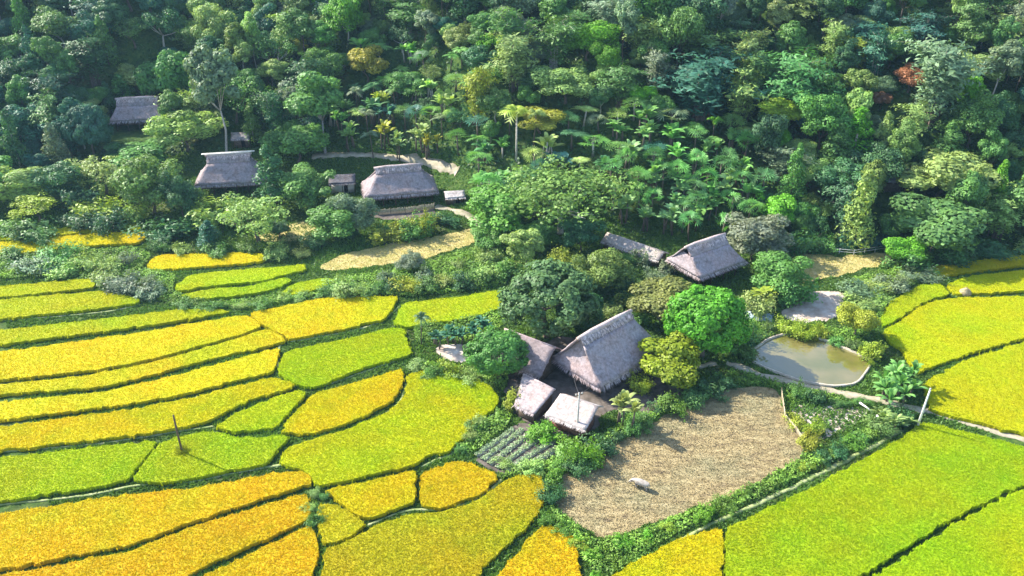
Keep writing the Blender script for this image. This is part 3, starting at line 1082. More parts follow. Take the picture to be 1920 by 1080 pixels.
CATS = {'broadleaf_tree': 'tree', 'round_tree': 'tree', 'airy_tree': 'tree', 'dome_tree': 'tree', 'umbrella_tree': 'tree', 'tall_tree': 'tree', 'conical_tree': 'tree', 'bamboo_clump': 'bamboo', 'banana_plant': 'banana plant', 'banana_clump': 'banana clump', 'fan_palm': 'palm tree', 'feather_palm': 'palm tree', 'shrub': 'shrub'}

DEEP = (0.067, 0.167, 0.068)
MID = (0.118, 0.259, 0.067)
BRI = (0.143, 0.363, 0.033)
YG = (0.286, 0.374, 0.044)
OLI = (.16, .25, .065)
GREY = (0.176, 0.252, 0.151)
TEAL = (0.051, 0.158, 0.105)
YELF = (.33, .37, .05)
RUST = (.36, .16, .08)
PALEG = (0.266, 0.399, 0.119)
BARK = (.14, .11, .085)
PALEB = (.42, .38, .33)
PLACED = []


def plant(kind, x, y, W, Z, color, label, group=None, bark=BARK, var=None, rz=None, lean=(0, 0), even=False):
    tl, W0, Z0 = TPL[kind]
    i = rs.randint(len(tl)) if var is None else var % len(tl)
    cm, tm = tl[i]
    z = float(T(x, y))
    o = thing(kind, (x, y, z), label, CATS[kind], group, rz=rs.rand() * 6.28 if rz is None else rz)
    o.rotation_euler[0], o.rotation_euler[1] = lean
    s = W / W0
    e = 1 + .16 * rs.normal()
    e = 1.0 if even else min(1.3, max(.75, e))
    o.scale = (s * e, s / e, Z / Z0)
    j = 1 + rs.normal(size=3) * .06
    for nm, me, c in [('crown', cm, tuple(np.array(color) * j))] + [('trunk' if len(tm) == 1 and kind != 'shrub' else 'stem', t_, bark) for t_ in tm]:
        q = bpy.data.objects.new(nm, me)
        q.color = (*c, 1)
        COL.objects.link(q)
        q.parent = o
    PLACED.append((x, y, W))
    return o


def tree(kind, cx, cy, w, h, t, color, label, group=None, **kw):
    """crown centre and size in pixels of the photograph, t = trunk seen under the crown"""
    by = cy + h * .42 + t
    g = G(cx, by)
    s = F_PX / depth(g)
    ang = math.atan2(CAM_H - g[2], g[1])
    W = w / s
    Z = max(1.0, (by - (cy - h / 2)) / (s * math.cos(ang)) - .15 * W)
    return plant(kind, g[0], g[1], W, Z, color, label, group, **kw)


HAND = [
    ('dome_tree', 180, 243, 74, 105, 10, TEAL, 'dark round tree with a pale top beside the far hillside house'),
    ('broadleaf_tree', 330, 145, 90, 120, 15, MID, 'tall bushy tree behind the far hillside house, right of its ridge'),
    ('tall_tree', 425, 150, 88, 130, 80, (.15, .23, .13), 'grey-leaved tree with a long pale bare trunk above the house with ridge poles', PALEB),
    ('broadleaf_tree', 352, 238, 100, 85, 10, PALEG, 'pale green tree between the far hillside house and the bare-trunk tree'),
    ('broadleaf_tree', 262, 285, 110, 60, 6, MID, 'spreading green tree just below the far hillside house'),
    ('airy_tree', 200, 322, 110, 80, 8, PALEG, 'feathery pale bush-like tree west of the house with ridge poles'),
    ('broadleaf_tree', 290, 335, 110, 110, 18, OLI, 'tree with orange-tinged top west of the house with ridge poles'),
    ('round_tree', 345, 360, 70, 90, 10, DEEP, 'dark shaded tree touching the left eave of the house with ridge poles'),
    ('shrub', 195, 385, 90, 55, 0, YG, 'bright yellow-green bush above the two thin rice strips'),
    ('shrub', 255, 395, 60, 50, 0, PALEG, 'pale green bush at the east end of the two thin rice strips'),
    ('airy_tree', 485, 395, 122, 76, 26, PALEG, 'pale feathery tree with slim trunk in front of the house with ridge poles'),
    ('conical_tree', 393, 437, 50, 58, 0, TEAL, 'blue-green cone-shaped shrub above the golden terrace'),
    ('round_tree', 525, 430, 42, 36, 0, DEEP, 'small dark round bush beside the pale feathery tree'),
    ('broadleaf_tree', 560, 262, 110, 80, 8, MID, 'bushy green tree at the west end of the dirt track'),
    ('conical_tree', 518, 325, 66, 120, 8, DEEP, 'dark narrow tree touching the right eave of the house with ridge poles'),
    ('broadleaf_tree', 580, 345, 100, 80, 8, MID, 'green tree between the two middle thatched houses'),
    ('tall_tree', 610, 195, 90, 140, 34, MID, 'tall tree with a straight grey trunk at the start of the dirt track', (.3, .28, .27)),
    ('broadleaf_tree', 625, 410, 90, 70, 8, MID, 'green tree left of the grey-green tree before the middle house'),
    ('round_tree', 668, 400, 72, 82, 6, GREY, 'grey-green round tree in front of the left end of the middle house'),
    ('shrub', 735, 428, 80, 42, 0, YG, 'yellow-green bush below the terrace of the middle house'),
    ('shrub', 800, 412, 56, 50, 0, YG, 'round yellow-green bush in front of the middle house, at its right corner'),
    ('broadleaf_tree', 690, 115, 66, 70, 8, YELF, 'yellow-leaved tree high on the slope above the middle house'),
    ('bamboo_clump', 895, 178, 56, 120, 8, YG, 'narrow column of yellow-green creeper-draped bamboo on the slope'),
    ('broadleaf_tree', 1012, 217, 84, 52, 10, YELF, 'yellow-flowering tree on the slope above the feather palms'),
    ('round_tree', 1060, 150, 110, 76, 10, PALEG, 'pale billowing tree on the slope above the yellow-flowering tree'),
    ('umbrella_tree', 1050, 356, 225, 125, 28, (.15, .28, .07), 'broad spreading tree with layered light green crown at the forest edge', PALEB),
    ('broadleaf_tree', 1088, 440, 74, 70, 2, DEEP, 'dark shaded tree under the right edge of the broad spreading tree'),
    ('broadleaf_tree', 1010, 440, 66, 64, 2, MID, 'mid-green tree in front of the trunk of the broad spreading tree'),
    ('broadleaf_tree', 930, 385, 115, 100, 8, (.13, .27, .05), 'bright bushy tree left of the broad spreading tree'),
    ('tall_tree', 985, 470, 62, 90, 10, PALEG, 'slim pale green tree beneath the broad spreading tree'),
    ('broadleaf_tree', 915, 440, 70, 50, 4, MID, 'low green tree at the end of the sandy path'),
    ('broadleaf_tree', 1122, 506, 104, 90, 8, OLI, 'olive-green tree above the nearest thatched house, beside the long shed'),
    ('dome_tree', 1025, 560, 165, 150, 8, (.105, .19, .085), 'big grey-green dense tree west of the nearest thatched house'),
    ('dome_tree', 1085, 580, 90, 80, 8, DEEP, 'dark shaded tree behind the ridge of the nearest thatched house'),
    ('broadleaf_tree', 1235, 560, 118, 78, 8, (.19, .21, .07), 'brownish olive tree between the two nearest main houses'),
    ('dome_tree', 1315, 600, 138, 136, 10, (.11, .31, .03), 'large vivid green round tree in front of the right-hand house'),
    ('broadleaf_tree', 1258, 675, 120, 84, 4, (.225, .31, .02), 'mustard-green bush-like tree at the east eave of the nearest thatched house'),
    ('dome_tree', 935, 662, 100, 92, 8, (.11, .27, .055), 'leafy mid-green round tree hiding the left end of the annexe roof'),
    ('broadleaf_tree', 1410, 440, 108, 86, 14, GREY, 'grey-green tree behind the right gable of the right-hand house'),
    ('broadleaf_tree', 1450, 508, 92, 86, 4, MID, 'dark green tree with bananas at its foot, right of the right-hand house'),
    ('banana_plant', 1476, 540, 50, 46, 0, PALEG, 'pale banana plant under the tree right of the right-hand house, nearer the drying yard'),
    ('banana_plant', 1432, 556, 46, 44, 0, YG, 'yellowish banana plant under the tree right of the right-hand house, nearer the tarpaulin'),
    ('banana_clump', 1678, 704, 118, 70, 0, (.15, .36, .10), 'big banana clump at the corner of the pond'),
    ('banana_clump', 1668, 784, 66, 36, 0, PALEG, 'small banana clump beside the pale logs'),
    ('broadleaf_tree', 1600, 598, 66, 66, 4, YG, 'yellow-green small tree east of the pale drying yard'),
    ('broadleaf_tree', 1760, 322, 150, 105, 14, PALEG, 'large light green tree on the slope above the right rice plots'),
    ('broadleaf_tree', 1745, 410, 160, 100, 22, MID, 'wide green tree at the forest foot above the topmost rice strip'),
    ('conical_tree', 1600, 390, 70, 150, 10, PALEG, 'slender pale tree at the forest foot above the fenced brown field'),
    ('round_tree', 1560, 330, 100, 80, 12, DEEP, 'dark dome-shaped tree behind the slender pale tree'),
    ('broadleaf_tree', 1690, 470, 60, 60, 6, BRI, 'small bright tree at the east end of the fenced brown field'),
    ('feather_palm', 790, 615, 44, 66, 4, DEEP, 'dark spiky palm at the west end of the banana row'),
    ('feather_palm', 968, 250, 66, 110, 6, YG, 'tall feather palm with a pale trunk on the slope', PALEB),
    ('feather_palm', 1000, 240, 50, 80, 6, PALEG, 'shorter feather palm beside the tall pale-trunked one'),
    ('banana_plant', 1160, 765, 62, 76, 0, PALEG, 'large-leaved plant at the right corner of the lower shed'),
    ('shrub', 1202, 720, 44, 40, 0, YG, 'small light green bush under the front eave of the nearest thatched house'),
    ('shrub', 962, 745, 40, 44, 0, YG, 'yellow-green sprig bush at the left end of the upper shed'),
    ('shrub', 1018, 800, 66, 36, 0, (.14, .30, .03), 'bright bush between the lower shed and the vegetable beds'),
    ('shrub', 1095, 850, 66, 58, 0, (.14, .30, .03), 'bright leafy bush at the foot of the concrete utility pole'),
    ('round_tree', 772, 486, 50, 42, 2, GREY, 'pale grey-green round bush overlapping the dry field'),
    ('bamboo_clump', 1310, 150, 150, 150, 10, TEAL, 'dark blue-green bamboo clump high on the slope'),
    ('bamboo_clump', 1330, 85, 110, 90, 8, MID, 'green bamboo plumes behind the dark bamboo clump'),
    ('bamboo_clump', 1470, 160, 130, 150, 10, (.10, .28, .08), 'big fresh green bamboo clump high on the slope'),
    ('bamboo_clump', 1385, 175, 90, 130, 10, PALEG, 'slim pale bamboo between the dark and the fresh green clumps'),
    ('bamboo_clump', 1742, 150, 120, 180, 10, GREY, 'tall grey bamboo clump beside the rust-coloured tree'),
    ('broadleaf_tree', 1702, 140, 60, 46, 14, RUST, 'rust-coloured tree on the slope'),
    ('broadleaf_tree', 1650, 182, 38, 30, 10, (.24, .14, .09), 'small brown-leaved tree below the rust-coloured one'),
    ('round_tree', 1555, 165, 50, 70, 10, OLI, 'olive round tree beside the fresh green bamboo'),
]
HAND += [
    ('broadleaf_tree', -15, 335, 100, 90, 8, MID, 'green tree at the western end of the gardens, farthest from the house with ridge poles'),
    ('broadleaf_tree', 50, 345, 100, 84, 8, PALEG, 'pale green spreading tree in the western gardens, above the thin rice strips'),
    ('round_tree', 112, 338, 90, 84, 8, DEEP, 'dark rounded tree in the western gardens, next to the feathery pale tree'),
    ('airy_tree', 75, 385, 90, 60, 6, YG, 'yellow-green low tree in front of the western garden trees'),
]
for h in HAND:
    kw = {}
    if len(h) > 8:
        kw['bark'] = h[8]
    if h[3] > 100:
        kw['even'] = True
    if 'vivid' in h[7]:
        kw['var'] = 1
    tree(*h[:8], **kw)

# the fan palm grove on the lower slope
GROVE = [(1165, 300), (1195, 285), (1225, 300), (1255, 288), (1290, 305), (1325, 285), (1360, 300), (1395, 315), (1180, 335), (1212, 345), (1245, 330), (1280, 345), (1315, 338), (1350, 350), (1385, 345), (1405, 365),
         (1235, 375), (1268, 385), (1300, 380), (1335, 390), (1370, 385), (1215, 410), (1300, 420), (1255, 255), (1300, 258), (1360, 262), (1390, 270), (1210, 252), (1345, 420), (1170, 385), (1150, 320), (1228, 318), (1272, 322), (1308, 312), (1342, 318), (1378, 330), (1195, 368), (1258, 355), (1298, 358), (1330, 368), (1400, 395), (1250, 405), (1280, 402), (1318, 402)]
for i, (x, y) in enumerate(GROVE):
    c = [(.15, .38, .10), (.21, .38, .15), (.11, .29, .09), (.18, .40, .10)][i % 4]
    if i % 2:
        tree('banana_plant', x + rs.normal() * 6, y, 48, 58, 0, c, 'banana plant with torn leaves mixed among the fan palms of the grove', 'bananas in the fan palm grove')
    else:
        tree('fan_palm', x + rs.normal() * 6, y, 46, 60, 8, c, 'fan palm with round star-cut leaves in the dense grove behind the right-hand house', 'fan palm grove on the lower slope')
# bananas and palms above the dirt track
for i, (x, y) in enumerate([(650, 250), (690, 225), (730, 245), (760, 215), (790, 250), (830, 235), (720, 190), (780, 180), (840, 195), (670, 185), (800, 270), (860, 262), (745, 270), (700, 268)]):
    k = ['banana_plant', 'feather_palm', 'banana_plant', 'fan_palm'][i % 4]
    lab = {'banana_plant': 'banana plant with pale torn leaves above the dirt track', 'feather_palm': 'feather palm rising above the dirt track', 'fan_palm': 'fan palm among the bananas above the dirt track'}[k]
    tree(k, x, y, 40, 52, 6, [PALEG, MID, YG, GREY][(i * 7) % 4], lab, 'palms and bananas above the dirt track')
# banana row by the pale yard
for x, y in [(815, 632), (838, 626), (862, 628), (885, 622), (905, 612)]:
    tree('banana_plant', x, y, 34, 36, 0, TEAL, 'low dark banana plant in the row between the lime plot and the pale yard', 'banana row by the pale yard')


def hedge(line, step, wpx, hpx, cols, label, group, jit=5, kind='shrub'):
    pts = densify(np.array(line, float), step * 1.35)
    for x, y in pts:
        k = .7 + .75 * rs.rand()
        tree(kind, x + rs.normal() * jit, y + rs.normal() * jit * .6, wpx * k * 1.15, hpx * k * (.8 + .4 * rs.rand()), 0, cols[rs.randint(len(cols))], label, group)


GH = (.12, .27, .04)
hedge([(1085, 1022), (1165, 1014), (1250, 987), (1320, 962), (1400, 930), (1470, 897), (1515, 872)], 30, 26, 17, [GH, BRI, YG], 'low green shrub of the hedge along the lower edge of the brown stubble field', 'hedge below the stubble field')
hedge([(1535, 852), (1590, 828), (1645, 802), (1690, 785)], 22, 34, 24, [MID, GH, DEEP], 'shrub of the hedge below the small fenced plot', 'hedge below the small fenced plot')
hedge([(1028, 925), (1040, 890), (1085, 868), (1130, 835), (1180, 800), (1235, 768), (1300, 738), (1360, 710)], 20, 36, 26, [MID, DEEP, GH], 'dark shrub of the hedge between the stubble field and the house yard', 'hedge above the stubble field')
hedge([(1030, 970), (1058, 985), (1080, 1010), (1105, 1040), (1115, 1075)], 22, 26, 18, [GH, BRI], 'leafy weed bush on the bund at the tip of the stubble field', 'weeds at the tip of the stubble field')
hedge([(640, 545), (690, 538), (740, 535), (800, 530), (860, 520), (920, 505), (950, 498)], 16, 42, 32, [MID, PALEG, YG, DEEP], 'bush of the shrub band below the dry field', 'shrub band below the dry field', 6)
hedge([(640, 522), (720, 515), (790, 510), (860, 492), (905, 475)], 40, 28, 26, [YG, PALEG, GREY], 'light bush on the lower rim of the dry field', 'light bushes at the dry field rim', 6)
hedge([(600, 448), (660, 438), (720, 430), (780, 420), (840, 408)], 24, 40, 34, [DEEP, MID, TEAL], 'dark bush along the upper rim of the dry field', 'dark bushes above the dry field', 5)
hedge([(170, 490), (205, 500), (240, 485), (190, 515), (230, 520), (265, 530), (300, 545)], 26, 46, 30, [PALEG, GREY, GREY], 'pale weedy bush on the stream bank', 'weedy bushes on the stream bank', 7)
hedge([(300, 470), (350, 462), (420, 465), (470, 462), (560, 468)], 26, 36, 26, [YG, PALEG, MID], 'small bush along the top of the golden terrace', 'bushes above the golden terrace', 5)
hedge([(350, 568), (400, 572), (450, 570), (500, 562), (560, 550), (610, 545)], 22, 26, 16, [GREY, PALEG, MID], 'small weedy bush on the bank under the green terraces', 'weeds under the green terraces', 3)
hedge([(1600, 530), (1630, 530), (1680, 518), (1720, 505), (1650, 550), (1610, 562)], 20, 42, 26, [PALEG, GREY, PALEG], 'grey-green bush between the drying yard and the fresh green wedge', 'grey-green bushes by the drying yard', 6)
hedge([(1400, 610), (1440, 612), (1480, 612), (1540, 622), (1600, 640), (1640, 655)], 22, 32, 26, [MID, GH, YG], 'shrub along the upper side of the pond wall', 'shrubs above the pond', 4)
hedge([(1380, 640), (1400, 655), (1390, 625)], 16, 40, 34, [DEEP, MID], 'dark shrub beside the vivid green tree at the pond', 'dark shrubs at the west pond end', 4)
hedge([(1490, 732), (1530, 742), (1580, 755), (1620, 752)], 22, 30, 24, [DEEP, MID], 'dark shrub along the footpath below the pond', 'shrubs along the footpath', 4)
hedge([(1500, 785), (1520, 800), (1515, 815)], 14, 34, 26, [YELF, YG], 'yellowish bush in the small fenced plot', 'yellowish bushes in the fenced plot', 3)
hedge([(885, 795), (865, 835), (880, 815), (905, 780)], 18, 30, 22, [MID, PALEG], 'weedy bush between the central rice plot and the vegetable beds', 'weeds by the vegetable beds', 4)
hedge([(955, 870), (1000, 870), (1045, 862), (1060, 835)], 20, 34, 22, [PALEG, GH], 'leafy bush along the lower edge of the vegetable beds', 'bushes below the vegetable beds', 4)
hedge([(780, 680), (815, 690), (850, 690), (890, 700)], 22, 30, 22, [MID, PALEG, YG], 'bush along the top of the largest central rice plot', 'bushes above the central plot', 4)
hedge([(590, 920), (586, 950), (592, 975), (612, 928)], 16, 20, 14, [PALEG, MID], 'weed clump in the ditch between the amber strips and the little square plot', 'weeds in the ditch', 3)
hedge([(1150, 540), (1180, 560), (1140, 575), (1200, 590), (1165, 520), (1100, 540)], 26, 54, 44, [DEEP, MID, OLI], 'dark bush in the thicket behind the nearest thatched house', 'thicket behind the nearest house', 6)
hedge([(960, 500), (1010, 495), (1050, 480), (1075, 500)], 26, 50, 46, [YG, PALEG, MID], 'light bush in the thicket beneath the broad spreading tree', 'thicket under the spreading tree', 6)
hedge([(1180, 470), (1215, 480), (1245, 495), (1230, 515)], 20, 38, 30, [GREY, PALEG, MID], 'bush growing against the long low shed', 'bushes by the long low shed', 5)
hedge([(1420, 490), (1440, 540), (1425, 560), (1480, 545)], 22, 42, 40, [MID, DEEP, PALEG], 'bush around the large-leaved clump beside the right-hand house', 'bushes beside the right-hand house', 6)
hedge([(1460, 446), (1520, 448), (1580, 450), (1640, 446)], 22, 44, 34, [DEEP, TEAL, MID], 'dark bush behind the bamboo rail fence', 'bushes behind the rail fence', 5)
hedge([(165, 400), (215, 405), (160, 360), (165, 310), (240, 300), (410, 390), (450, 400), (330, 420), (370, 410)], 50, 56, 44, [MID, PALEG, DEEP], 'bush in the gardens around the house with ridge poles', 'garden bushes by the house with ridge poles', 6)
hedge([(20, 420), (60, 430), (20, 470), (80, 490), (110, 470), (130, 500)], 40, 56, 40, [PALEG, MID, GREY], 'bush on the stream bank beyond the thin rice strips', 'bushes beyond the thin strips', 6)
hedge([(1720, 480), (1780, 472), (1850, 466), (1920, 458)], 30, 50, 40, [DEEP, MID, PALEG], 'bush along the forest foot above the topmost rice strip', 'bushes at the forest foot', 6)

# ------------------------------------------------------------------ random forest on the hillside
FRONT = [(-200, 345), (150, 318), (330, 300), (480, 285), (600, 283), (740, 286), (830, 300), (880, 325), (905, 385), (960, 430), (1130, 425), (1260, 440), (1400, 445), (1470, 455), (1660, 460), (1750, 470), (2100, 455)]
fr = np.array([G(x, y)[:2] for x, y in FRONT])
CLEAR = [(-26.2, 184.1, 13), (-66.2, 186, 13), (-99.2, 217, 13)]


def mark(px):
    if px < 330:
        return 'behind the far hillside house'
    if px < 620:
        return 'above the house with ridge poles'
    if px < 930:
        return 'above the dirt track'
    if px < 1180:
        return 'above the broad spreading tree'
    if px < 1450:
        return 'above the fan palm grove'
    if px < 1700:
        return 'above the fenced brown field'
    return 'above the topmost rice strip'


TONES = [(DEEP, 'dark green'), (MID, 'mid green'), (TEAL, 'blue-green'), (PALEG, 'pale green'), (OLI, 'olive'), (GREY, 'grey-green'), (BRI, 'bright green'), (YG, 'yellow-green')]
WORD = {'broadleaf_tree': 'broad-crowned tree', 'round_tree': 'round dense tree', 'airy_tree': 'airy thin-leaved tree', 'tall_tree': 'tall narrow tree', 'conical_tree': 'cone-shaped tree', 'bamboo_clump': 'bamboo clump', 'fan_palm': 'fan palm', 'feather_palm': 'feather palm', 'banana_plant': 'banana clump'}
# small things on the slope that the trees in front of them leave in view
SHOW = [(a, b, r, G(a, c)[1]) for a, b, c, r in ((1702, 140, 172, 22), (1650, 182, 205, 14), (250, 222, 258, 40), (1678, 340, 358, 16), (455, 262, 275, 14), (690, 115, 150, 22), (1012, 217, 245, 24))]
cand = []
for _ in range(14000):
    y = 164 + rs.rand() * 112
    hw = y * .64 + 22
    x = (rs.rand() * 2 - 1) * hw
    if y < np.interp(x, fr[:, 0], fr[:, 1]):
        continue
    if any(math.hypot(x - a, y - b) < r for a, b, r in CLEAR):
        continue
    cand.append((x, y))
n_forest = 0
for x, y in cand:
    z = float(T(x, y))
    px, py = to_px(x, y, z)
    if px < -60 or px > 1980 or py < -70:
        continue
    if 610 < px < 890 and 255 < py < 350 and y < 214:
        continue
    far = (y - np.interp(x, fr[:, 0], fr[:, 1])) / 80
    left = px < 330
    u = rs.rand()
    if 930 < px < 1430 and far < .35:
        kinds = ['fan_palm', 'banana_plant', 'broadleaf_tree', 'fan_palm', 'feather_palm']
    elif 620 < px < 930 and far < .4:
        kinds = ['banana_plant', 'feather_palm', 'broadleaf_tree', 'airy_tree', 'fan_palm']
    elif px > 930 and far > .3:
        kinds = ['bamboo_clump', 'broadleaf_tree', 'round_tree', 'broadleaf_tree', 'tall_tree', 'bamboo_clump']
    else:
        kinds = ['broadleaf_tree', 'broadleaf_tree', 'round_tree', 'tall_tree', 'airy_tree', 'conical_tree', 'bamboo_clump']
    k = kinds[rs.randint(len(kinds))]
    if k in ('fan_palm', 'feather_palm', 'banana_plant'):
        W = 5.0 + 2.5 * rs.rand(); Z = 4.5 + 3.0 * rs.rand()
    elif k in ('tall_tree', 'conical_tree'):
        W = 5 + 3 * rs.rand(); Z = 10 + 6 * rs.rand()
    elif k == 'bamboo_clump':
        W = 7 + 4 * rs.rand(); Z = 9 + 6 * rs.rand()
    else:
        W = 4.8 + 10.5 * rs.rand() ** 1.5; Z = W * (.8 + .5 * rs.rand())
    d_ = depth((x, y, z))
    hx_, hy_ = to_px(x, y, z + Z * .55)
    rp = W / 2 * F_PX / d_
    hp = Z * .5 * F_PX / d_
    if any(y < yy and abs(hx_ - a) < rp * .9 + r and abs(hy_ - b) < hp + r for a, b, r, yy in SHOW):
        continue
    if any((x - a) ** 2 + (y - b) ** 2 < (.29 * (W + w)) ** 2 for a, b, w in PLACED):
        continue
    tw = [.17, .36, .07, .22, .07, .06, .04, .01] if not left else [.4, .15, .35, .04, .02, .04, 0, 0]  # left slope: gully shade is put into darker, bluer leaf colours
    ti = rs.choice(8, p=tw)
    c, tn = TONES[ti]
    band = 'low on' if far < .25 else ('half-way up' if far < .6 else 'high on')
    if k in ('fan_palm', 'feather_palm', 'banana_plant'):
        c = tuple(v * 1.35 for v in c)
    plant(k, x, y, W, Z, c, f'{tn} {WORD[k]} {band} the slope {mark(px)}', 'forest trees on the hillside', bark=BARK if rs.rand() < .7 else PALEB)
    n_forest += 1
print('forest', n_forest)

# ------------------------------------------------------------------ undergrowth and grass (nobody could count them)
mb = MB()
n = 70000
y = 160 + rs.rand(n) * 135
x = (rs.rand(n) * 2 - 1) * (y * .64 + 25)
fy = np.interp(x, fr[:, 0], fr[:, 1])
keep = (y > fy + 1)
for a, b, r in CLEAR:
    keep &= np.hypot(x - a, y - b) > r - 3
for w in BLOCK:
    keep &= ~inside(w, x, y)
x, y = x[keep], y[keep]
z = T(x, y) + rs.rand(len(x)) ** 2 * 1.5
leaf_quads(mb, np.column_stack([x, y, z]), rs.normal(size=(len(x), 3)) * .5 + [0, -.3, .8], 1.0, .6, rs)
o = mb.build('undergrowth', M_GRASS, color=(.05, .12, .04))
setp(o, kind='stuff', label='dark leafy undergrowth covering the wooded slope', cat='undergrowth')

mb = MB()
n = 330000
y = 66 + rs.rand(n) * 150
x = (rs.rand(n) * 2 - 1) * (y * .64 + 8)
keep = y < np.interp(x, fr[:, 0], fr[:, 1]) + 3
x, y = x[keep], y[keep]
keep = np.ones(len(x), bool)
for w in BLOCK:
    lo = w.min(0); hi = w.max(0)
    m = (x > lo[0]) & (x < hi[0]) & (y > lo[1]) & (y < hi[1])
    ii = np.where(m)[0]
    if len(ii):
        keep[ii[inside(w, x[ii], y[ii])]] = False
x, y = x[keep], y[keep]
nz = np.array([mnoise.noise(Vector((a * .12, b * .12, 3.3))) for a, b in zip(x, y)])
t = np.clip(.5 + nz * .6 + rs.normal(size=len(x)) * .2, 0, 1)
tufts(mb, np.column_stack([x, y]), T(x, y) - .03, .26 + .30 * np.clip(nz + .2, 0, 1), .34, rs, .5, t)
o = mb.build('grass', M_GRASS, color=(.10, .20, .045))
setp(o, kind='stuff', label='short grass and weeds on the bunds and around the houses', cat='grass')
print('grass', len(x))

# rank growth on the banks
BANKS = [
    [(1030, 955), (1060, 972), (1112, 1014), (1180, 1002), (1300, 958), (1440, 898), (1514, 848), (1575, 830), (1640, 795), (1695, 780), (1645, 822), (1579, 856), (1495, 900), (1412, 940), (1340, 966), (1290, 990), (1225, 1026), (1190, 1060), (1130, 1090), (1090, 1050), (1050, 1000)],
    [(1022, 905), (1045, 878), (1060, 860), (1130, 815), (1200, 765), (1300, 722), (1370, 700), (1425, 722), (1370, 730), (1300, 754), (1230, 787), (1150, 834), (1075, 880), (1038, 925), (1024, 940)],
    [(615, 548), (640, 522), (760, 506), (900, 462), (955, 450), (965, 500), (948, 536), (860, 548), (760, 560), (690, 552)],
    [(-60, 480), (155, 470), (240, 468), (285, 478), (268, 505), (330, 515), (325, 550), (420, 570), (600, 545), (615, 552), (470, 582), (330, 575), (260, 555), (180, 538), (60, 520), (-60, 530)],
    [(1580, 565), (1600, 525), (1640, 512), (1745, 498), (1722, 530), (1668, 560), (1648, 605), (1600, 640)],
    [(1400, 600), (1500, 610), (1590, 620), (1650, 660), (1640, 678), (1560, 642), (1512, 627), (1476, 624), (1440, 635), (1400, 652), (1380, 630)],
    [(885, 800), (935, 770), (960, 780), (955, 798), (884, 856), (860, 842)],
    [(930, 890), (960, 886), (1030, 862), (1060, 850), (1040, 885), (1015, 888), (945, 898)],
    [(775, 615), (860, 600), (950, 575), (960, 600), (900, 640), (780, 645)],
    [(780, 680), (900, 690), (960, 700), (945, 735), (915, 715), (870, 698), (790, 692)],
    [(1380, 700), (1470, 722), (1560, 745), (1640, 765), (1560, 752), (1485, 760), (1462, 735)],
]
mb = MB()
for pz in BANKS:
    w = np.array([G(a, b)[:2] for a, b in pz])
    q = scatter(w, 34, rs)
    keep = np.ones(len(q), bool)
    for k in BLOCK:
        keep &= ~inside(k, q[:, 0], q[:, 1])
    q = q[keep]
    hn = np.array([mnoise.noise(Vector((a * .55, b * .55, 1.7))) + .6 * mnoise.noise(Vector((a * 1.6, b * 1.6, 5.2))) for a, b in q])
    top = .35 + 1.0 * np.clip(hn + .35, 0, 1.4)
    zz = T(q[:, 0], q[:, 1]) + top * (1 - rs.rand(len(q)) ** 2 * .8)
    e = .15
    gx_ = np.array([mnoise.noise(Vector(((a + e) * .55, b * .55, 1.7))) - mnoise.noise(Vector(((a - e) * .55, b * .55, 1.7))) for a, b in q]) / (2 * e)
    gy_ = np.array([mnoise.noise(Vector((a * .55, (b + e) * .55, 1.7))) - mnoise.noise(Vector((a * .55, (b - e) * .55, 1.7))) for a, b in q]) / (2 * e)
    N = np.column_stack([-gx_ * .75, -gy_ * .75, np.ones(len(q))]) + rs.normal(size=(len(q), 3)) * .5
    tn = np.array([mnoise.noise(Vector((a * .2, b * .2, 8.1))) for a, b in q])
    leaf_quads(mb, np.column_stack([q, zz]), N, .36, .5, rs, np.clip(.5 + tn * .8 + rs.normal(size=len(q)) * .22, 0, 1))
o = mb.build('bank_weeds', M_GRASS, color=(.20, .36, .06))
setp(o, kind='stuff', label='rank leafy weeds covering the banks between fields and yards', cat='weeds')

# stubble in the harvested field
mb = MB()
q = scatter(w_brown, 40, rs)
tufts(mb, q, np.full(len(q), .02), .10, .11, rs, .8)
o = mb.build('rice_stubble', M_STUBT)
setp(o, kind='stuff', label='cut brown rice stubble in the big harvested field', cat='stubble')
mb = MB()
for w in (w_cut, w_fen):
    q = scatter(w, 18, rs)
    tufts(mb, q, T(q[:, 0], q[:, 1]) + .02, .12, .14, rs, .8)
o = mb.build('dry_grass', M_GRASS, color=(.44, .39, .15))
setp(o, kind='stuff', label='straw-coloured cut stalks on the two small harvested fields', cat='dry grass')

# ------------------------------------------------------------------ thatched buildings
def patch(mb, quad, nu, nv, sag=.0, amp=.13, tint=None):
    """a bilinear grid from top edge (a,b) to bottom edge (d,c), wavy like old thatch"""
    a, b, c, d = [np.array(q, float) for q in quad]
    u = np.linspace(0, 1, nu + 1)[None, :, None]
    v = np.linspace(0, 1, nv + 1)[:, None, None]
    top = a + (b - a) * u
    bot = d + (c - d) * u
    V = top + (bot - top) * v
    V = V - np.array([0, 0, 1.0]) * (sag * np.sin(v * math.pi))
    V = V.reshape(-1, 3)
    for p in V:
        p[2] += 1.5 * amp * mnoise.noise(Vector((p[0] * .6, p[1] * .6, p[2] * .6 + 9))) + .6 * amp * mnoise.noise(Vector((p[0] * 1.9, p[1] * 1.9, p[2] * 1.9)))
    i = np.arange((nu + 1) * (nv + 1)).reshape(nv + 1, nu + 1)
    F = np.stack([i[:-1, :-1].ravel(), i[1:, :-1].ravel(), i[1:, 1:].ravel(), i[:-1, 1:].ravel()], 1)
    mb.add(V, F, .5 if tint is None else tint)
    return (a, b, c, d)


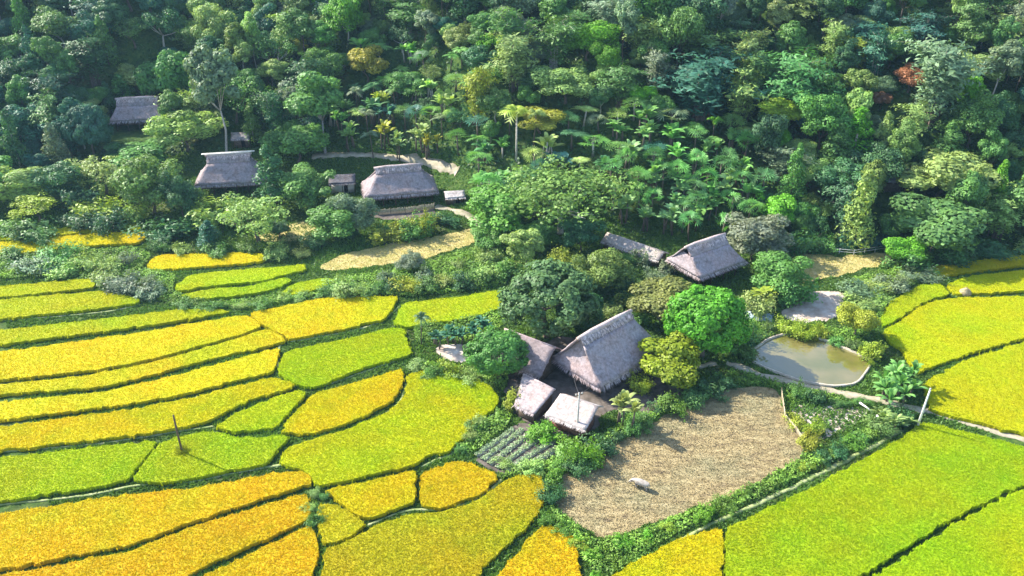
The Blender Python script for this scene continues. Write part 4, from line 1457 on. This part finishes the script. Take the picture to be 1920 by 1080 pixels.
def straw(mb, quad, dens, rg, length=.8, lift=.10, fringe=True, sag=0.0):
    """loose straw lying down the slope, and a ragged fringe at the eave"""
    a, b, c, d = [np.array(q, float) for q in quad]
    area = (np.linalg.norm(b - a) + np.linalg.norm(c - d)) / 2 * np.linalg.norm((d + c) / 2 - (a + b) / 2)
    n = int(area * dens)
    u = rg.rand(n, 1); v = rg.rand(n, 1)
    if fringe:
        m = int(np.linalg.norm(c - d) * 20)
        u = np.vstack([u, rg.rand(m, 1)]); v = np.vstack([v, .97 + .04 * rg.rand(m, 1)])
        n += m
    p = (a + (b - a) * u) * (1 - v) + (d + (c - d) * u) * v
    p = p - np.array([0, 0, 1.0]) * (sag * np.sin(v * math.pi))
    down = unit((d + (c - d) * u) - (a + (b - a) * u))
    nrm = unit(np.cross(b - a, d - a))
    if nrm[2] < 0:
        nrm = -nrm
    side = unit(np.cross(down, nrm))
    w = .085 * (.5 + 1.1 * rg.rand(n, 1))
    L = length * (.5 + .8 * rg.rand(n, 1))
    p = p + nrm * .03
    tip = p + down * L + nrm * lift * (rg.rand(n, 1) * 1.2) + side * rg.normal(size=(n, 1)) * .12 - np.array([0, 0, .05])
    base = p + nrm * .02
    V = np.stack([base - side * w, base + side * w, tip], 1).reshape(-1, 3)
    mb.add(V, np.arange(3 * n).reshape(n, 3), np.repeat(np.clip(rg.normal(.5, .36, n), 0, 1), 3))


THATCH = (.375, .325, .345)


def solidify(o, th):
    m = o.modifiers.new('thickness', 'SOLIDIFY')
    m.thickness = th
    m.offset = -1


def thatched_house(x, y, z0, az, L, W, Rl, zr, ze, label, shift=0.0, gab=.22, floor=1.7, color=THATCH, windows=3, poles=False, wallm=None, inset=1.25, ins_=.7):
    root = thing('thatched_house', (x, y, z0), label, 'house', 'thatched stilt houses', R(az))
    rg = np.random.RandomState(int(abs(x * 7 + y)))
    h = L / 2; w = W / 2; r0 = -Rl / 2 + shift; r1 = Rl / 2 + shift
    zg = zr - (zr - ze) * gab
    wg = w * gab * .93
    rf = MB(); st = MB()
    sag = .22
    # the steep upper slopes stop at the gable, the flared lower slopes run on to the hips
    for sy in (-1, 1):
        up = ((r1, 0, zr), (r0, 0, zr), (r0, -wg, zg), (r1, -wg, zg))
        lo_ = ((r1, -wg, zg), (r0, -wg, zg), (-h, -w, ze), (h, -w, ze))
        if sy > 0:
            up = ((r0, 0, zr), (r1, 0, zr), (r1, wg, zg), (r0, wg, zg))
            lo_ = ((r0, wg, zg), (r1, wg, zg), (h, w, ze), (-h, w, ze))
        patch(rf, up, 16, 5); straw(st, up, 16, rg, fringe=False)
        patch(rf, lo_, 18, 8, sag); straw(st, lo_, 16, rg, sag=sag)
    for s, r, e in ((-1, r0, -h), (1, r1, h)):
        gx = r - s * ins_
        q = ((gx, s * wg * .96, zg - .12), (gx, -s * wg * .96, zg - .12), (e, -s * w, ze), (e, s * w, ze))
        patch(rf, q, 12, 8, sag)
        straw(st, q, 16, rg, sag=sag)
    roof = rf.build('roof', M_THATCH, root, color=color, smooth=True)
    solidify(roof, .28)
    st.build('loose_straw', M_THATCH, roof, color=tuple(c * 1.08 for c in color))
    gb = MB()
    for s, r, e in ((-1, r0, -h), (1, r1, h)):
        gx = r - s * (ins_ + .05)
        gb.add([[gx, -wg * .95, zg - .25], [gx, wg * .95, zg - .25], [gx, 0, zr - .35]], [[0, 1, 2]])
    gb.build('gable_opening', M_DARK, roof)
    rc = MB()
    pts = [[r0 - .35, 0, zr + .02], [r0 + Rl * .25, 0, zr + .08], [r0 + Rl * .5, 0, zr - .02], [r0 + Rl * .75, 0, zr + .06], [r1 + .35, 0, zr + .04]]
    rc.tube(pts, [.3, .46, .5, .46, .3], 10)
    straw(rc, ((r0, .05, zr + .3), (r1, .05, zr + .3), (r1, .95, zr - .55), (r0, .95, zr - .55)), 26, rg, .6, .06, False)
    straw(rc, ((r1, -.05, zr + .3), (r0, -.05, zr + .3), (r0, -.95, zr - .55), (r1, -.95, zr - .55)), 26, rg, .6, .06, False)
    rc.build('ridge_cap', M_THATCH, roof, color=tuple(np.array(color) * np.array([1.45, 1.4, 1.3])))  # sunlight along the ridge is put into this lighter straw colour
    if poles:
        for dy in (-.35, .3):
            pb = MB()
            pb.tube([[r0 - 1.1, dy * .6, zr + .42], [0, dy, zr + .46], [r1 + 1.1, dy * .6, zr + .6]], .11, 6)
            pb.build('ridge_pole', M_PALE, roof)
    # the raised room
    hl, hw = h - inset, w - inset
    zt = ze + .35
    wl = MB()
    for sy in (-1, 1):
        wl.box((0, sy * hw, (floor + zt) / 2), (2 * hl, .1, zt - floor))
    for sx in (-1, 1):
        wl.box((sx * hl, 0, (floor + zt) / 2), (.1, 2 * hw - .1, zt - floor))
    for i in range(int(hl * 2 / .9)):
        xx = -hl + .45 + i * .9
        wl.box((xx, -hw - .075, (floor + zt) / 2), (.09, .05, zt - floor - .02), tint=.2)
    wall = wl.build('wall', wallm or M_WOOD, root)
    for i in range(windows):
        xx = -hl + (i + .5) * 2 * hl / windows
        wb = MB(); wb.box((xx, -hw - .085, (floor + zt) / 2 + .1), (1.0, .07, (zt - floor) * .62))
        win = wb.build('window', M_DARK, wall)
        fb = MB()
        for a in (-.54, .54):
            fb.box((xx + a, -hw - .09, (floor + zt) / 2 + .1), (.08, .12, (zt - floor) * .62 + .1))
        fb.box((xx, -hw - .09, (floor + zt) / 2 + .1 - (zt - floor) * .31 - .04), (1.0, .12, .08))
        fb.build('window_frame', M_WOOD, win)
    fl = MB(); fl.box((0, 0, floor - .09), (2 * hl + .5, 2 * hw + .5, .16)); fl.build('floor_deck', M_WOOD, root)
    nxp = max(3, int(hl * 2 / 2.6))
    for i in range(nxp + 1):
        for sy in (-1, 1):
            pb = MB()
            xx = -hl + i * 2 * hl / nxp
            pb.tube([[xx, sy * (hw + .12), -.5], [xx, sy * (hw + .12), ze + .2]], .13, 7)
            pb.build('stilt', M_WOOD, root)
    return root


thatched_house(16.0, 117.1, 0, 42, 15.8, 11.0, 12.0, 9.1, 2.6, 'nearest thatched stilt house with a pinkish sunlit hip and grey main slope', shift=-1.3, gab=.17, ins_=1.9)
thatched_house(38.4, 148.9, 0, 33, 12.3, 9.2, 10, 7.9, 3.4, 'right-hand thatched house with bare gable hole, behind the vivid green round tree', shift=-.9, gab=.34)
hE = thatched_house(-26.2, 184.1, 1.0, 12, 16.5, 9.4, 10.5, 8.0, 2.9, 'middle thatched house below the curved dirt track, with long dark window band', gab=.25, windows=5, color=(.315, .275, .29))
thatched_house(-66.2, 188.0, 2.0, 8, 15.5, 9, 9.8, 8.4, 2.9, 'thatched house with white poles along its ridge, behind the pale feathery tree', gab=.30, poles=True, wallm=M_BAMBOO, color=(.315, .275, .29))
thatched_house(-99.2, 220.6, 6.0, 9, 14, 9, 10.4, 7.6, 3.0, 'far thatched house alone up the wooded hillside', gab=.36, color=(.315, .275, .29))


def gable_shed(name, x, y, z0, az, L, W, zr, ze, label, cat, color=THATCH, wallm=M_WOOD, wall_h=None, dens=16, group=None, amp=.07, over=.5):
    root = thing(name, (x, y, z0), label, cat, group, R(az))
    rg = np.random.RandomState(int(abs(x * 11 + y)))
    h = L / 2; w = W / 2
    rf = MB(); st = MB()
    for qd in (((h, 0, zr), (-h, 0, zr), (-h, -w, ze), (h, -w, ze)), ((-h, 0, zr), (h, 0, zr), (h, w, ze), (-h, w, ze))):
        patch(rf, qd, max(6, int(L)), 6, .1, amp); straw(st, qd, dens, rg, .6, sag=.1)
    roof = rf.build('roof', M_THATCH, root, color=color, smooth=True)
    solidify(roof, .18)
    st.build('loose_straw', M_THATCH, roof, color=tuple(c * 1.08 for c in color))
    rc = MB(); rc.tube([[-h - .1, 0, zr + .03], [0, 0, zr + .0], [h + .1, 0, zr + .03]], .2, 7)
    rc.build('ridge_cap', M_THATCH, roof, color=tuple(c * 1.3 for c in color))  # paler cap carries the sunlit ridge line in its colour
    hl, hw = h - over, w - over
    zt = ze + .1
    wl = MB()
    for sy in (-1, 1):
        wl.box((0, sy * hw, zt / 2 - .1), (2 * hl, .08, zt + .2))
    for sx in (-1, 1):
        wl.box((sx * hl, 0, zt / 2 - .1), (.08, 2 * hw - .08, zt + .2))
        zz = zt + (zr - ze) * (hw / w) * .85
        wl.add([[sx * hl, -hw, zt], [sx * hl, hw, zt], [sx * hl, 0, zz]], [[0, 1, 2]])
    wall = wl.build('wall', wallm, root)
    db = MB(); db.box((hl * .3, -hw - .05, .9), (.9, .06, 1.8)); db.build('doorway', M_DARK, wall)
    for sx in (-1, 0, 1):
        for sy in (-1, 1):
            pb = MB(); pb.tube([[sx * (h - .15), sy * (w - .2), -.4], [sx * (h - .15), sy * (w - .2), ze]], .08, 6)
            pb.build('post', M_WOOD, root)
    return root


gable_shed('thatched_annexe', 2.9, 117.2, 0, -34, 9.8, 8.8, 5.8, 2.4, 'thatched annexe with a plain gable roof adjoining the nearest house on its west', 'house', over=1.0, color=(.29, .24, .245))
PINKT = (.40, .345, .345)


def frame_from(pts):
    return [np.array(p) for p in pts]


def lean_roof(name, a, b, c, d, label, group=None, color=PINKT, wallm=M_WOOD, back=False):
    """a small one-slope thatched roof on posts; a-b upper edge, d-c lower edge (world points)"""
    a, b, c, d = frame_from((a, b, c, d))
    base = (a + b + c + d) / 4
    base[2] = 0
    a, b, c, d = [p - base for p in (a, b, c, d)]
    root = thing(name, tuple(base), label, 'shed', group)
    rg = np.random.RandomState(int(abs(base[0] * 13 + base[1])))
    rf = MB(); st = MB()
    q = (b, a, d, c)
    patch(rf, q, 10, 8, .06, .07)
    straw(st, q, 18, rg, .6, sag=.06)
    if back:
        down = unit((d - a) * [1, 1, 0])
        a2 = a - down * 1.6 + np.array([0, 0, -1.0]); b2 = b - down * 1.6 + np.array([0, 0, -1.0])
        q2 = (a, b, b2, a2)
        patch(rf, q2, 10, 5, .0, .05); straw(st, q2, 18, rg, .5)
    roof = rf.build('roof', M_THATCH, root, color=color, smooth=True)
    solidify(roof, .14)
    st.build('loose_straw', M_THATCH, roof, color=tuple(k * 1.06 for k in color))
    rc = MB(); rc.tube([a + [0, 0, .02], (a + b) / 2 + [0, 0, .05], b + [0, 0, .02]], .16, 6)
    rc.build('ridge_cap', M_THATCH, roof, color=tuple(k * 1.2 for k in color))
    cen = (a + b + c + d) / 4
    ins = [p * .86 + cen * .14 for p in (a, b, c, d)]
    for p in ins:
        pb = MB(); pb.tube([[p[0], p[1], -.4], [p[0], p[1], p[2] - .25]], .08, 6)
        pb.build('post', M_WOOD, root)
    wl = MB()
    for p, r in ((ins[3], ins[2]), (ins[0], ins[3]), (ins[2], ins[1])):
        k1, k2 = p[2] - .35, r[2] - .35
        wl.add([[p[0], p[1], -.2], [r[0], r[1], -.2], [r[0], r[1], k2], [p[0], p[1], k1]], [[0, 1, 2, 3]])
    wall = wl.build('wall', wallm, root)
    solidify(wall, .08)
    return root


lean_roof('thatched_shed', P(981, 702, 3.4), P(1041, 731, 3.4), P(1001, 778, 2.1), P(964, 760, 2.1), 'upper of two small pinkish thatched sheds below the annexe', 'small sheds')
lean_roof('thatched_shed', P(1050, 740, 3.3), P(1122, 764, 3.3), P(1098, 808, 2.1), P(1022, 778, 2.1), 'lower small pale thatched shed with red-brown boards, behind the concrete pole', 'small sheds', color=(.44, .395, .38), wallm=M_REDWALL, back=True)
# long low shed with a straight pale ridge
a = P(1138, 437, 3.0); b = P(1246, 474, 3.0)
mid = (a + b) / 2
gable_shed('long_shed', mid[0], mid[1], 0, math.degrees(math.atan2(b[1] - a[1], b[0] - a[0])), float(np.linalg.norm(b - a)), 4.2, 3.0, 1.9, 'long low narrow shed with a pale ridge, left of the right-hand house', 'shed', color=(.40, .36, .33))
g = G(641, 362)
gable_shed('outhouse', g[0], g[1] + 2, float(T(g[0], g[1] + 2)), 8, 6.2, 4.4, 3.6, 2.4, 'white-walled outhouse with dark roof at the left end of the middle house', 'shed', color=(.17, .16, .17), wallm=M_WHITE)
g = G(852, 384)
gable_shed('outhouse', g[0], g[1] + 1.5, float(T(g[0], g[1] + 1.5)), 10, 4.6, 3.6, 2.6, 1.8, 'small pale-roofed outhouse at the right end of the middle house', 'shed', color=(.52, .48, .47))
g = G(455, 272)
gable_shed('outhouse', g[0], g[1], float(T(g[0], g[1])), 5, 4.6, 3.6, 3.2, 2.2, 'small grey outhouse under the trees behind the house with ridge poles', 'shed', color=(.30, .28, .28))
g = G(1678, 352)
gable_shed('outhouse', g[0], g[1], float(T(g[0], g[1])), 0, 6.6, 4.4, 3.4, 2.4, 'blue-grey roofed hut half hidden in the forest beside the light green tree', 'shed', color=(.28, .28, .34))
# bamboo screen in front of the middle house
def panel_fence(name, pxline, h, mat, label, cat='fence', step=1.6, rail=True):
    w = np.array([G(x, y)[:2] for x, y in pxline])
    w = densify(w, step)
    base = w.mean(0)
    z0 = float(T(*base))
    root = thing(name, (base[0], base[1], z0), label, cat)
    pn = MB()
    for p, q in zip(w[:-1], w[1:]):
        zp, zq = float(T(*p)) - z0, float(T(*q)) - z0
        p = p - base; q = q - base
        k = max(2, int(np.linalg.norm(q - p) / .14))
        for i in range(k):
            u = (i + .5) / k
            c = p + (q - p) * u
            zz = zp + (zq - zp) * u
            hh = h * (.9 + .2 * rs.rand())
            pn.box((c[0], c[1], zz + hh / 2 - .05), (.10, .04, hh), math.atan2(q[1] - p[1], q[0] - p[0]), tint=rs.rand())
    pn.build('slat_panel', mat, root)
    for p in w:
        zp = float(T(*p)) - z0
        pb = MB(); pb.tube([[p[0] - base[0], p[1] - base[1], zp - .4], [p[0] - base[0], p[1] - base[1], zp + h * 1.12]], .06, 6)
        pb.build('fence_post', M_WOOD, root)
    return root


panel_fence('bamboo_fence', [(706, 404), (760, 400), (815, 392)], 1.5, M_BAMBOO, 'pale grey bamboo screen in front of the middle house', step=2.2)
panel_fence('straw_fence', [(1464, 738), (1471, 787), (1492, 812), (1514, 842)], 1.1, M_BAMBOO, 'straw-coloured woven fence between the brown stubble field and the small plot', step=1.8)


def rail_fence(name, pxline, label):
    w = np.array([G(x, y)[:2] for x, y in pxline])
    w = densify(w, 2.4)
    base = w.mean(0)
    z0 = float(T(*base))
    root = thing(name, (base[0], base[1], z0), label, 'fence')
    P3 = np.column_stack([w - base, T(w[:, 0], w[:, 1]) - z0])
    for k in (.65, 1.2):
        rb = MB(); rb.tube(P3 + [0, 0, k], .06, 5); rb.build('rail', M_PALE, root)
    for p in P3:
        pb = MB(); pb.tube([p - [0, 0, .4], p + [0, 0, 1.35]], .07, 6); pb.build('fence_post', M_PALE, root)


rail_fence('rail_fence', [(1440, 471), (1520, 472), (1600, 479), (1660, 470)], 'thin pale bamboo rail fence along the upper side of the fenced brown field')

# ------------------------------------------------------------------ poles and wires
g = G(343, 853)
root = thing('timber_pole', (g[0], g[1], 0), 'lone dark timber pole standing in the lime rice plot, weeds at its foot', 'pole')
mb = MB(); mb.tube([[0, 0, -.6], [0, 0, 3.5], [.05, 0, 7.3]], [.17, .15, .12], 9); mb.build('shaft', M_WOOD, root)
mb = MB()
tufts(mb, rs.normal(size=(220, 2)) * .42, np.zeros(220), 1.05, .2, rs, .25)
mb.build('weed_clump', M_GRASS, root, color=(.26, .30, .03))
g = G(1082, 815)
root = thing('utility_pole', (g[0], g[1], 0), 'slim grey concrete utility pole with white insulators beside the lower shed', 'pole')
mb = MB(); mb.tube([[0, 0, -.6], [0, 0, 4], [0, 0, 7.8]], [.17, .14, .11], 8); mb.build('shaft', M_POLE, root)
mb = MB(); mb.box((0, 0, 7.4), (1.3, .1, .1), R(25)); mb.build('crossarm', M_WOOD, root)
for dx in (-.5, 0, .5):
    mb = MB(); mb.tube([[dx * math.cos(R(25)), dx * math.sin(R(25)), 7.45], [dx * math.cos(R(25)), dx * math.sin(R(25)), 7.62], [dx * math.cos(R(25)), dx * math.sin(R(25)), 7.75]], [.07, .10, .05], 7)
    mb.build('insulator', M_WHITE, root)
ptop = np.array([g[0], g[1], 7.6])
for k, (tx, lab) in enumerate([((9.6, 111.6, 3.6), 'thin cable sagging from the concrete pole to the hip eave of the nearest house'), ((13.6, 109.6, 3.4), 'thin cable dropping from the concrete pole to the front corner of the nearest house')]):
    tx = np.array(tx)
    u = np.linspace(0, 1, 12)[:, None]
    pts = ptop + (tx - ptop) * u - np.array([0, 0, .5]) * np.sin(u * math.pi)
    mb = MB(); mb.tube(pts - ptop, .025, 5)
    o = mb.build('power_cable', M_WIRE, loc=tuple(ptop))
    setp(o, lab, 'cable', 'cables from the concrete pole')
g = G(1719, 803)
root = thing('pale_pole', (g[0], g[1], 0), 'leaning pale concrete pole beside the footpath at the big lime rice plot', 'pole')
root.rotation_euler = (0, R(2.0), 0)
mb = MB(); mb.tube([[0, 0, -.6], [0, 0, 3.5], [0, 0, 7.4]], [.19, .16, .12], 9); mb.build('shaft', M_PALE, root)
mb = MB(); mb.tube([[0, 0, 7.38], [0, 0, 7.5]], [.15, .13], 9); mb.build('cap', M_POLE, root)

# logs by the footpath
for (x0, y0), (x1, y1), lab in (((1610, 762), (1634, 776), 'short pale log lying at the edge of the small fenced plot'), ((1642, 786), (1664, 812), 'longer pale log sloping down the hedge by the small banana clump')):
    p = G(x0, y0); q = G(x1, y1)
    c = (p + q) / 2
    mb = MB(); mb.tube([p - c + [0, 0, .75], (q - c) * .1 + [0, 0, .62], q - c + [0, 0, .35]], [.16, .15, .13], 8)
    o = mb.build('log', M_PALE, loc=tuple(c))
    setp(o, lab, 'log')

# tarpaulin heap, straw stack, small marker
g = G(1422, 592)
mb = MB()
nu, nv = 22, 14
U, Vv = np.meshgrid(np.linspace(-1, 1, nu), np.linspace(-1, 1, nv))
rr = np.sqrt(U ** 2 + Vv ** 2)
hz = np.clip(1 - rr ** 2, 0, 1) ** .7 * .9
hz += np.array([[.22 * mnoise.noise(Vector((a * 3, b * 3, 1))) for a in np.linspace(-1, 1, nu)] for b in np.linspace(-1, 1, nv)])
hz = np.maximum(hz, .02)
i = np.arange(nu * nv).reshape(nv, nu)
mb.add(np.column_stack([(U * 2.6).ravel(), (Vv * 1.9).ravel(), hz.ravel()]), np.stack([i[:-1, :-1].ravel(), i[:-1, 1:].ravel(), i[1:, 1:].ravel(), i[1:, :-1].ravel()], 1))
o = mb.build('tarpaulin_heap', M_TARP, loc=(g[0], g[1], 0), smooth=True)
o.rotation_euler[2] = R(-25)
setp(o, 'pale blue tarpaulin draped over a low heap by the large-leaved clump', 'tarpaulin')

g = G(1808, 553)
root = thing('straw_stack', (g[0], g[1], 0), 'pale straw stack on the bund above the right-hand rice plots', 'straw stack')
mb = MB()
mb.tube([[0, 0, -.1], [0, 0, .8], [0, 0, 1.6], [.05, 0, 2.3], [.05, 0, 2.7]], [1.15, 1.3, 1.05, .5, .08], 12)
n = 900
a = rs.rand(n) * 6.28; zz = rs.rand(n) * 2.5
rr = np.interp(zz, [0, .8, 1.6, 2.3, 2.7], [1.15, 1.3, 1.05, .5, .08])
pp = np.column_stack([np.cos(a) * rr, np.sin(a) * rr, zz])
leaf_quads(mb, pp, np.column_stack([np.cos(a), np.sin(a), np.full(n, .4)]), .5, .15, rs, droop=(0, 0, -2))
mb.build('straw', M_THATCH, root, color=(.50, .42, .25))
mb = MB(); mb.tube([[.05, 0, 2.4], [.05, 0, 3.2]], .05, 6); mb.build('centre_pole', M_WOOD, root)
root.scale = (.95, .8, .6)

# ------------------------------------------------------------------ vegetable beds
BEDS = [((892, 856), (962, 806)), ((904, 864), (980, 806)), ((917, 872), (1000, 808)), ((931, 879), (1020, 816)), ((948, 884), (1036, 828)), ((972, 884), (1046, 842))]
BL = ['outermost vegetable bed, beside the central rice plot', 'second vegetable bed counted from the central rice plot', 'third vegetable bed counted from the central rice plot', 'third vegetable bed counted from the bushes below the shed', 'second vegetable bed counted from the bushes below the shed', 'innermost vegetable bed, against the bushes below the shed']
for (p, q), lab in zip(BEDS, BL):
    p = G(*p)[:2]; q = G(*q)[:2]
    c = (p + q) / 2
    d = q - p
    L = np.linalg.norm(d)
    az = math.atan2(d[1], d[0])
    root = thing('vegetable_bed', (c[0], c[1], 0), lab, 'vegetable bed', 'vegetable beds', az)
    mb = MB()
    m = 26
    xs_ = np.linspace(-L / 2, L / 2, m)
    prof = [(-.45, -.05), (-.32, .22), (0, .28), (.32, .22), (.45, -.05)]
    V = np.array([[x, yy + rs.normal() * .03, zz + rs.normal() * .02] for x in xs_ for yy, zz in prof])
    F = [[i * 5 + k, (i + 1) * 5 + k, (i + 1) * 5 + k + 1, i * 5 + k + 1] for i in range(m - 1) for k in range(4)]
    mb.add(V, F)
    mb.build('raised_soil', M_BED, root, smooth=True)
    mb = MB()
    n = int(L * 48)
    qx = (rs.rand(n) - .5) * L; qy = rs.normal(size=n) * .22
    leaf_quads(mb, np.column_stack([qx, qy, .32 + .14 * rs.rand(n)]), rs.normal(size=(n, 3)) * .5 + [0, 0, 1], .30, .6, rs)
    mb.build('vegetable_leaves', M_LEAF, root, color=(.27, .38, .22))

# ------------------------------------------------------------------ the grazing buffalo
g = G(1201, 915)
root = thing('water_buffalo', (g[0], g[1], .02), 'pale water buffalo grazing alone in the brown stubble field', 'buffalo', rz=R(152))
J = {  # name: (x, y, z, radius)
    'hip': (-.75, 0, 1.14, .37), 'belly': (-.15, 0, 1.06, .42), 'chest': (.45, 0, 1.08, .41), 'withers': (.8, 0, 1.17, .29),
    'neck': (1.15, 0, 1.02, .22), 'poll': (1.45, 0, .82, .19), 'muzzle': (1.72, 0, .48, .11), 'nose': (1.78, 0, .38, .10),
    'rump': (-1.05, 0, 1.0, .28), 'tail1': (-1.22, 0, .95, .05), 'tail2': (-1.3, .03, .55, .03), 'tail3': (-1.31, .04, .35, .05),
}
for s, n_ in ((-1, 'r'), (1, 'l')):
    J['fs' + n_] = (.55, s * .26, .80, .19); J['fk' + n_] = (.60, s * .27, .42, .10); J['ff' + n_] = (.56, s * .27, .05, .10)
    J['hs' + n_] = (-.82, s * .26, .88, .22); J['hk' + n_] = (-.66, s * .28, .64, .15); J['hh' + n_] = (-.98, s * .28, .38, .095); J['hf' + n_] = (-.90, s * .28, .05, .10)
    J['e1' + n_] = (1.42, s * .18, .86, .05); J['e2' + n_] = (1.40, s * .38, .80, .06)
ED = [('hip', 'belly'), ('belly', 'chest'), ('chest', 'withers'), ('withers', 'neck'), ('neck', 'poll'), ('poll', 'muzzle'), ('muzzle', 'nose'), ('hip', 'rump'), ('rump', 'tail1'), ('tail1', 'tail2'), ('tail2', 'tail3')]
for n_ in 'rl':
    ED += [('chest', 'fs' + n_), ('fs' + n_, 'fk' + n_), ('fk' + n_, 'ff' + n_), ('hip', 'hs' + n_), ('hs' + n_, 'hk' + n_), ('hk' + n_, 'hh' + n_), ('hh' + n_, 'hf' + n_), ('poll', 'e1' + n_), ('e1' + n_, 'e2' + n_)]
bm = bmesh.new()
sk = bm.verts.layers.skin.verify()
vm = {}
for k, (x, y, z, r) in J.items():
    v = bm.verts.new((x, y, z))
    v[sk].radius = (r, r)
    vm[k] = v
vm['hip'][sk].use_root = True
for a, b in ED:
    bm.edges.new((vm[a], vm[b]))
me = bpy.data.meshes.new('body')
bm.to_mesh(me); bm.free()
body = bpy.data.objects.new('body', me)
COL.objects.link(body)
body.parent = root
body.modifiers.new('Skin', 'SKIN').use_smooth_shade = True
sub = body.modifiers.new('Sub', 'SUBSURF'); sub.levels = 2; sub.render_levels = 2
me.materials.append(M_HIDE)
for s in (-1, 1):
    mb = MB()
    mb.tube([[1.42, s * .12, .95], [1.36, s * .38, 1.02], [1.18, s * .55, 1.08], [.98, s * .52, 1.12]], [.06, .055, .04, .012], 7)
    mb.build('horn', M_HORN, root, smooth=True)
    mb = MB()
    mb.tube([[1.555, s * .145, .74], [1.575, s * .165, .72]], [.035, .015], 6)
    mb.build('eye', M_DARK, root)

# ------------------------------------------------------------------ light, sky, camera
SUN_EL = R(38)
sd = Vector((-.88 * math.cos(SUN_EL), .47 * math.cos(SUN_EL), math.sin(SUN_EL)))
sd.normalize()
ld = bpy.data.lights.new('sun', 'SUN')
ld.energy = 4.6
ld.angle = R(.5)
ld.color = (1.0, .93, .80)
lo = bpy.data.objects.new('sun', ld)
COL.objects.link(lo)
lo.rotation_euler = sd.to_track_quat('Z', 'Y').to_euler()
lo.location = (0, 0, 150)
w = bpy.data.worlds.new('World')
scene.world = w
w.use_nodes = True
nt = w.node_tree
sky = nt.nodes.new('ShaderNodeTexSky')
sky.sky_type = 'NISHITA'
sky.sun_disc = False
sky.sun_elevation = SUN_EL
sky.sun_rotation = math.atan2(sd.x, sd.y)
bg = nt.nodes['Background']
bg.inputs['Strength'].default_value = .15
nt.links.new(sky.outputs[0], bg.inputs['Color'])

# the air over the valley, hazed bluer to lift the dark shadows
mb = MB()
mb.box((0, 150, 59), (560, 520, 122))
o = mb.build('haze')
setp(o, kind='stuff')
m, nt, out = newmat('valley_air')
pv = nt.nodes.new('ShaderNodeVolumePrincipled')
pv.inputs['Color'].default_value = (.40, .70, 1.0, 1)
pv.inputs['Density'].default_value = .00011
pv.inputs['Anisotropy'].default_value = .2
nt.links.new(pv.outputs[0], out.inputs['Volume'])
o.data.materials.append(m)

cd = bpy.data.cameras.new('camera')
cd.sensor_width = 36
cd.lens = 36 * F_PX / 1920
cd.clip_end = 5000
cam = bpy.data.objects.new('camera', cd)
COL.objects.link(cam)
cam.location = (0, 0, CAM_H)
cam.rotation_euler = (R(60), 0, 0)
scene.camera = cam
scene.view_settings.view_transform = 'Standard'
scene.view_settings.look = 'None'
scene.view_settings.exposure = 1.4
scene.view_settings.gamma = 1
c = scene.cycles
c.max_bounces = 6
c.diffuse_bounces = 3
c.glossy_bounces = 2
c.transmission_bounces = 3
c.use_denoising = True
c.sample_clamp_indirect = 4
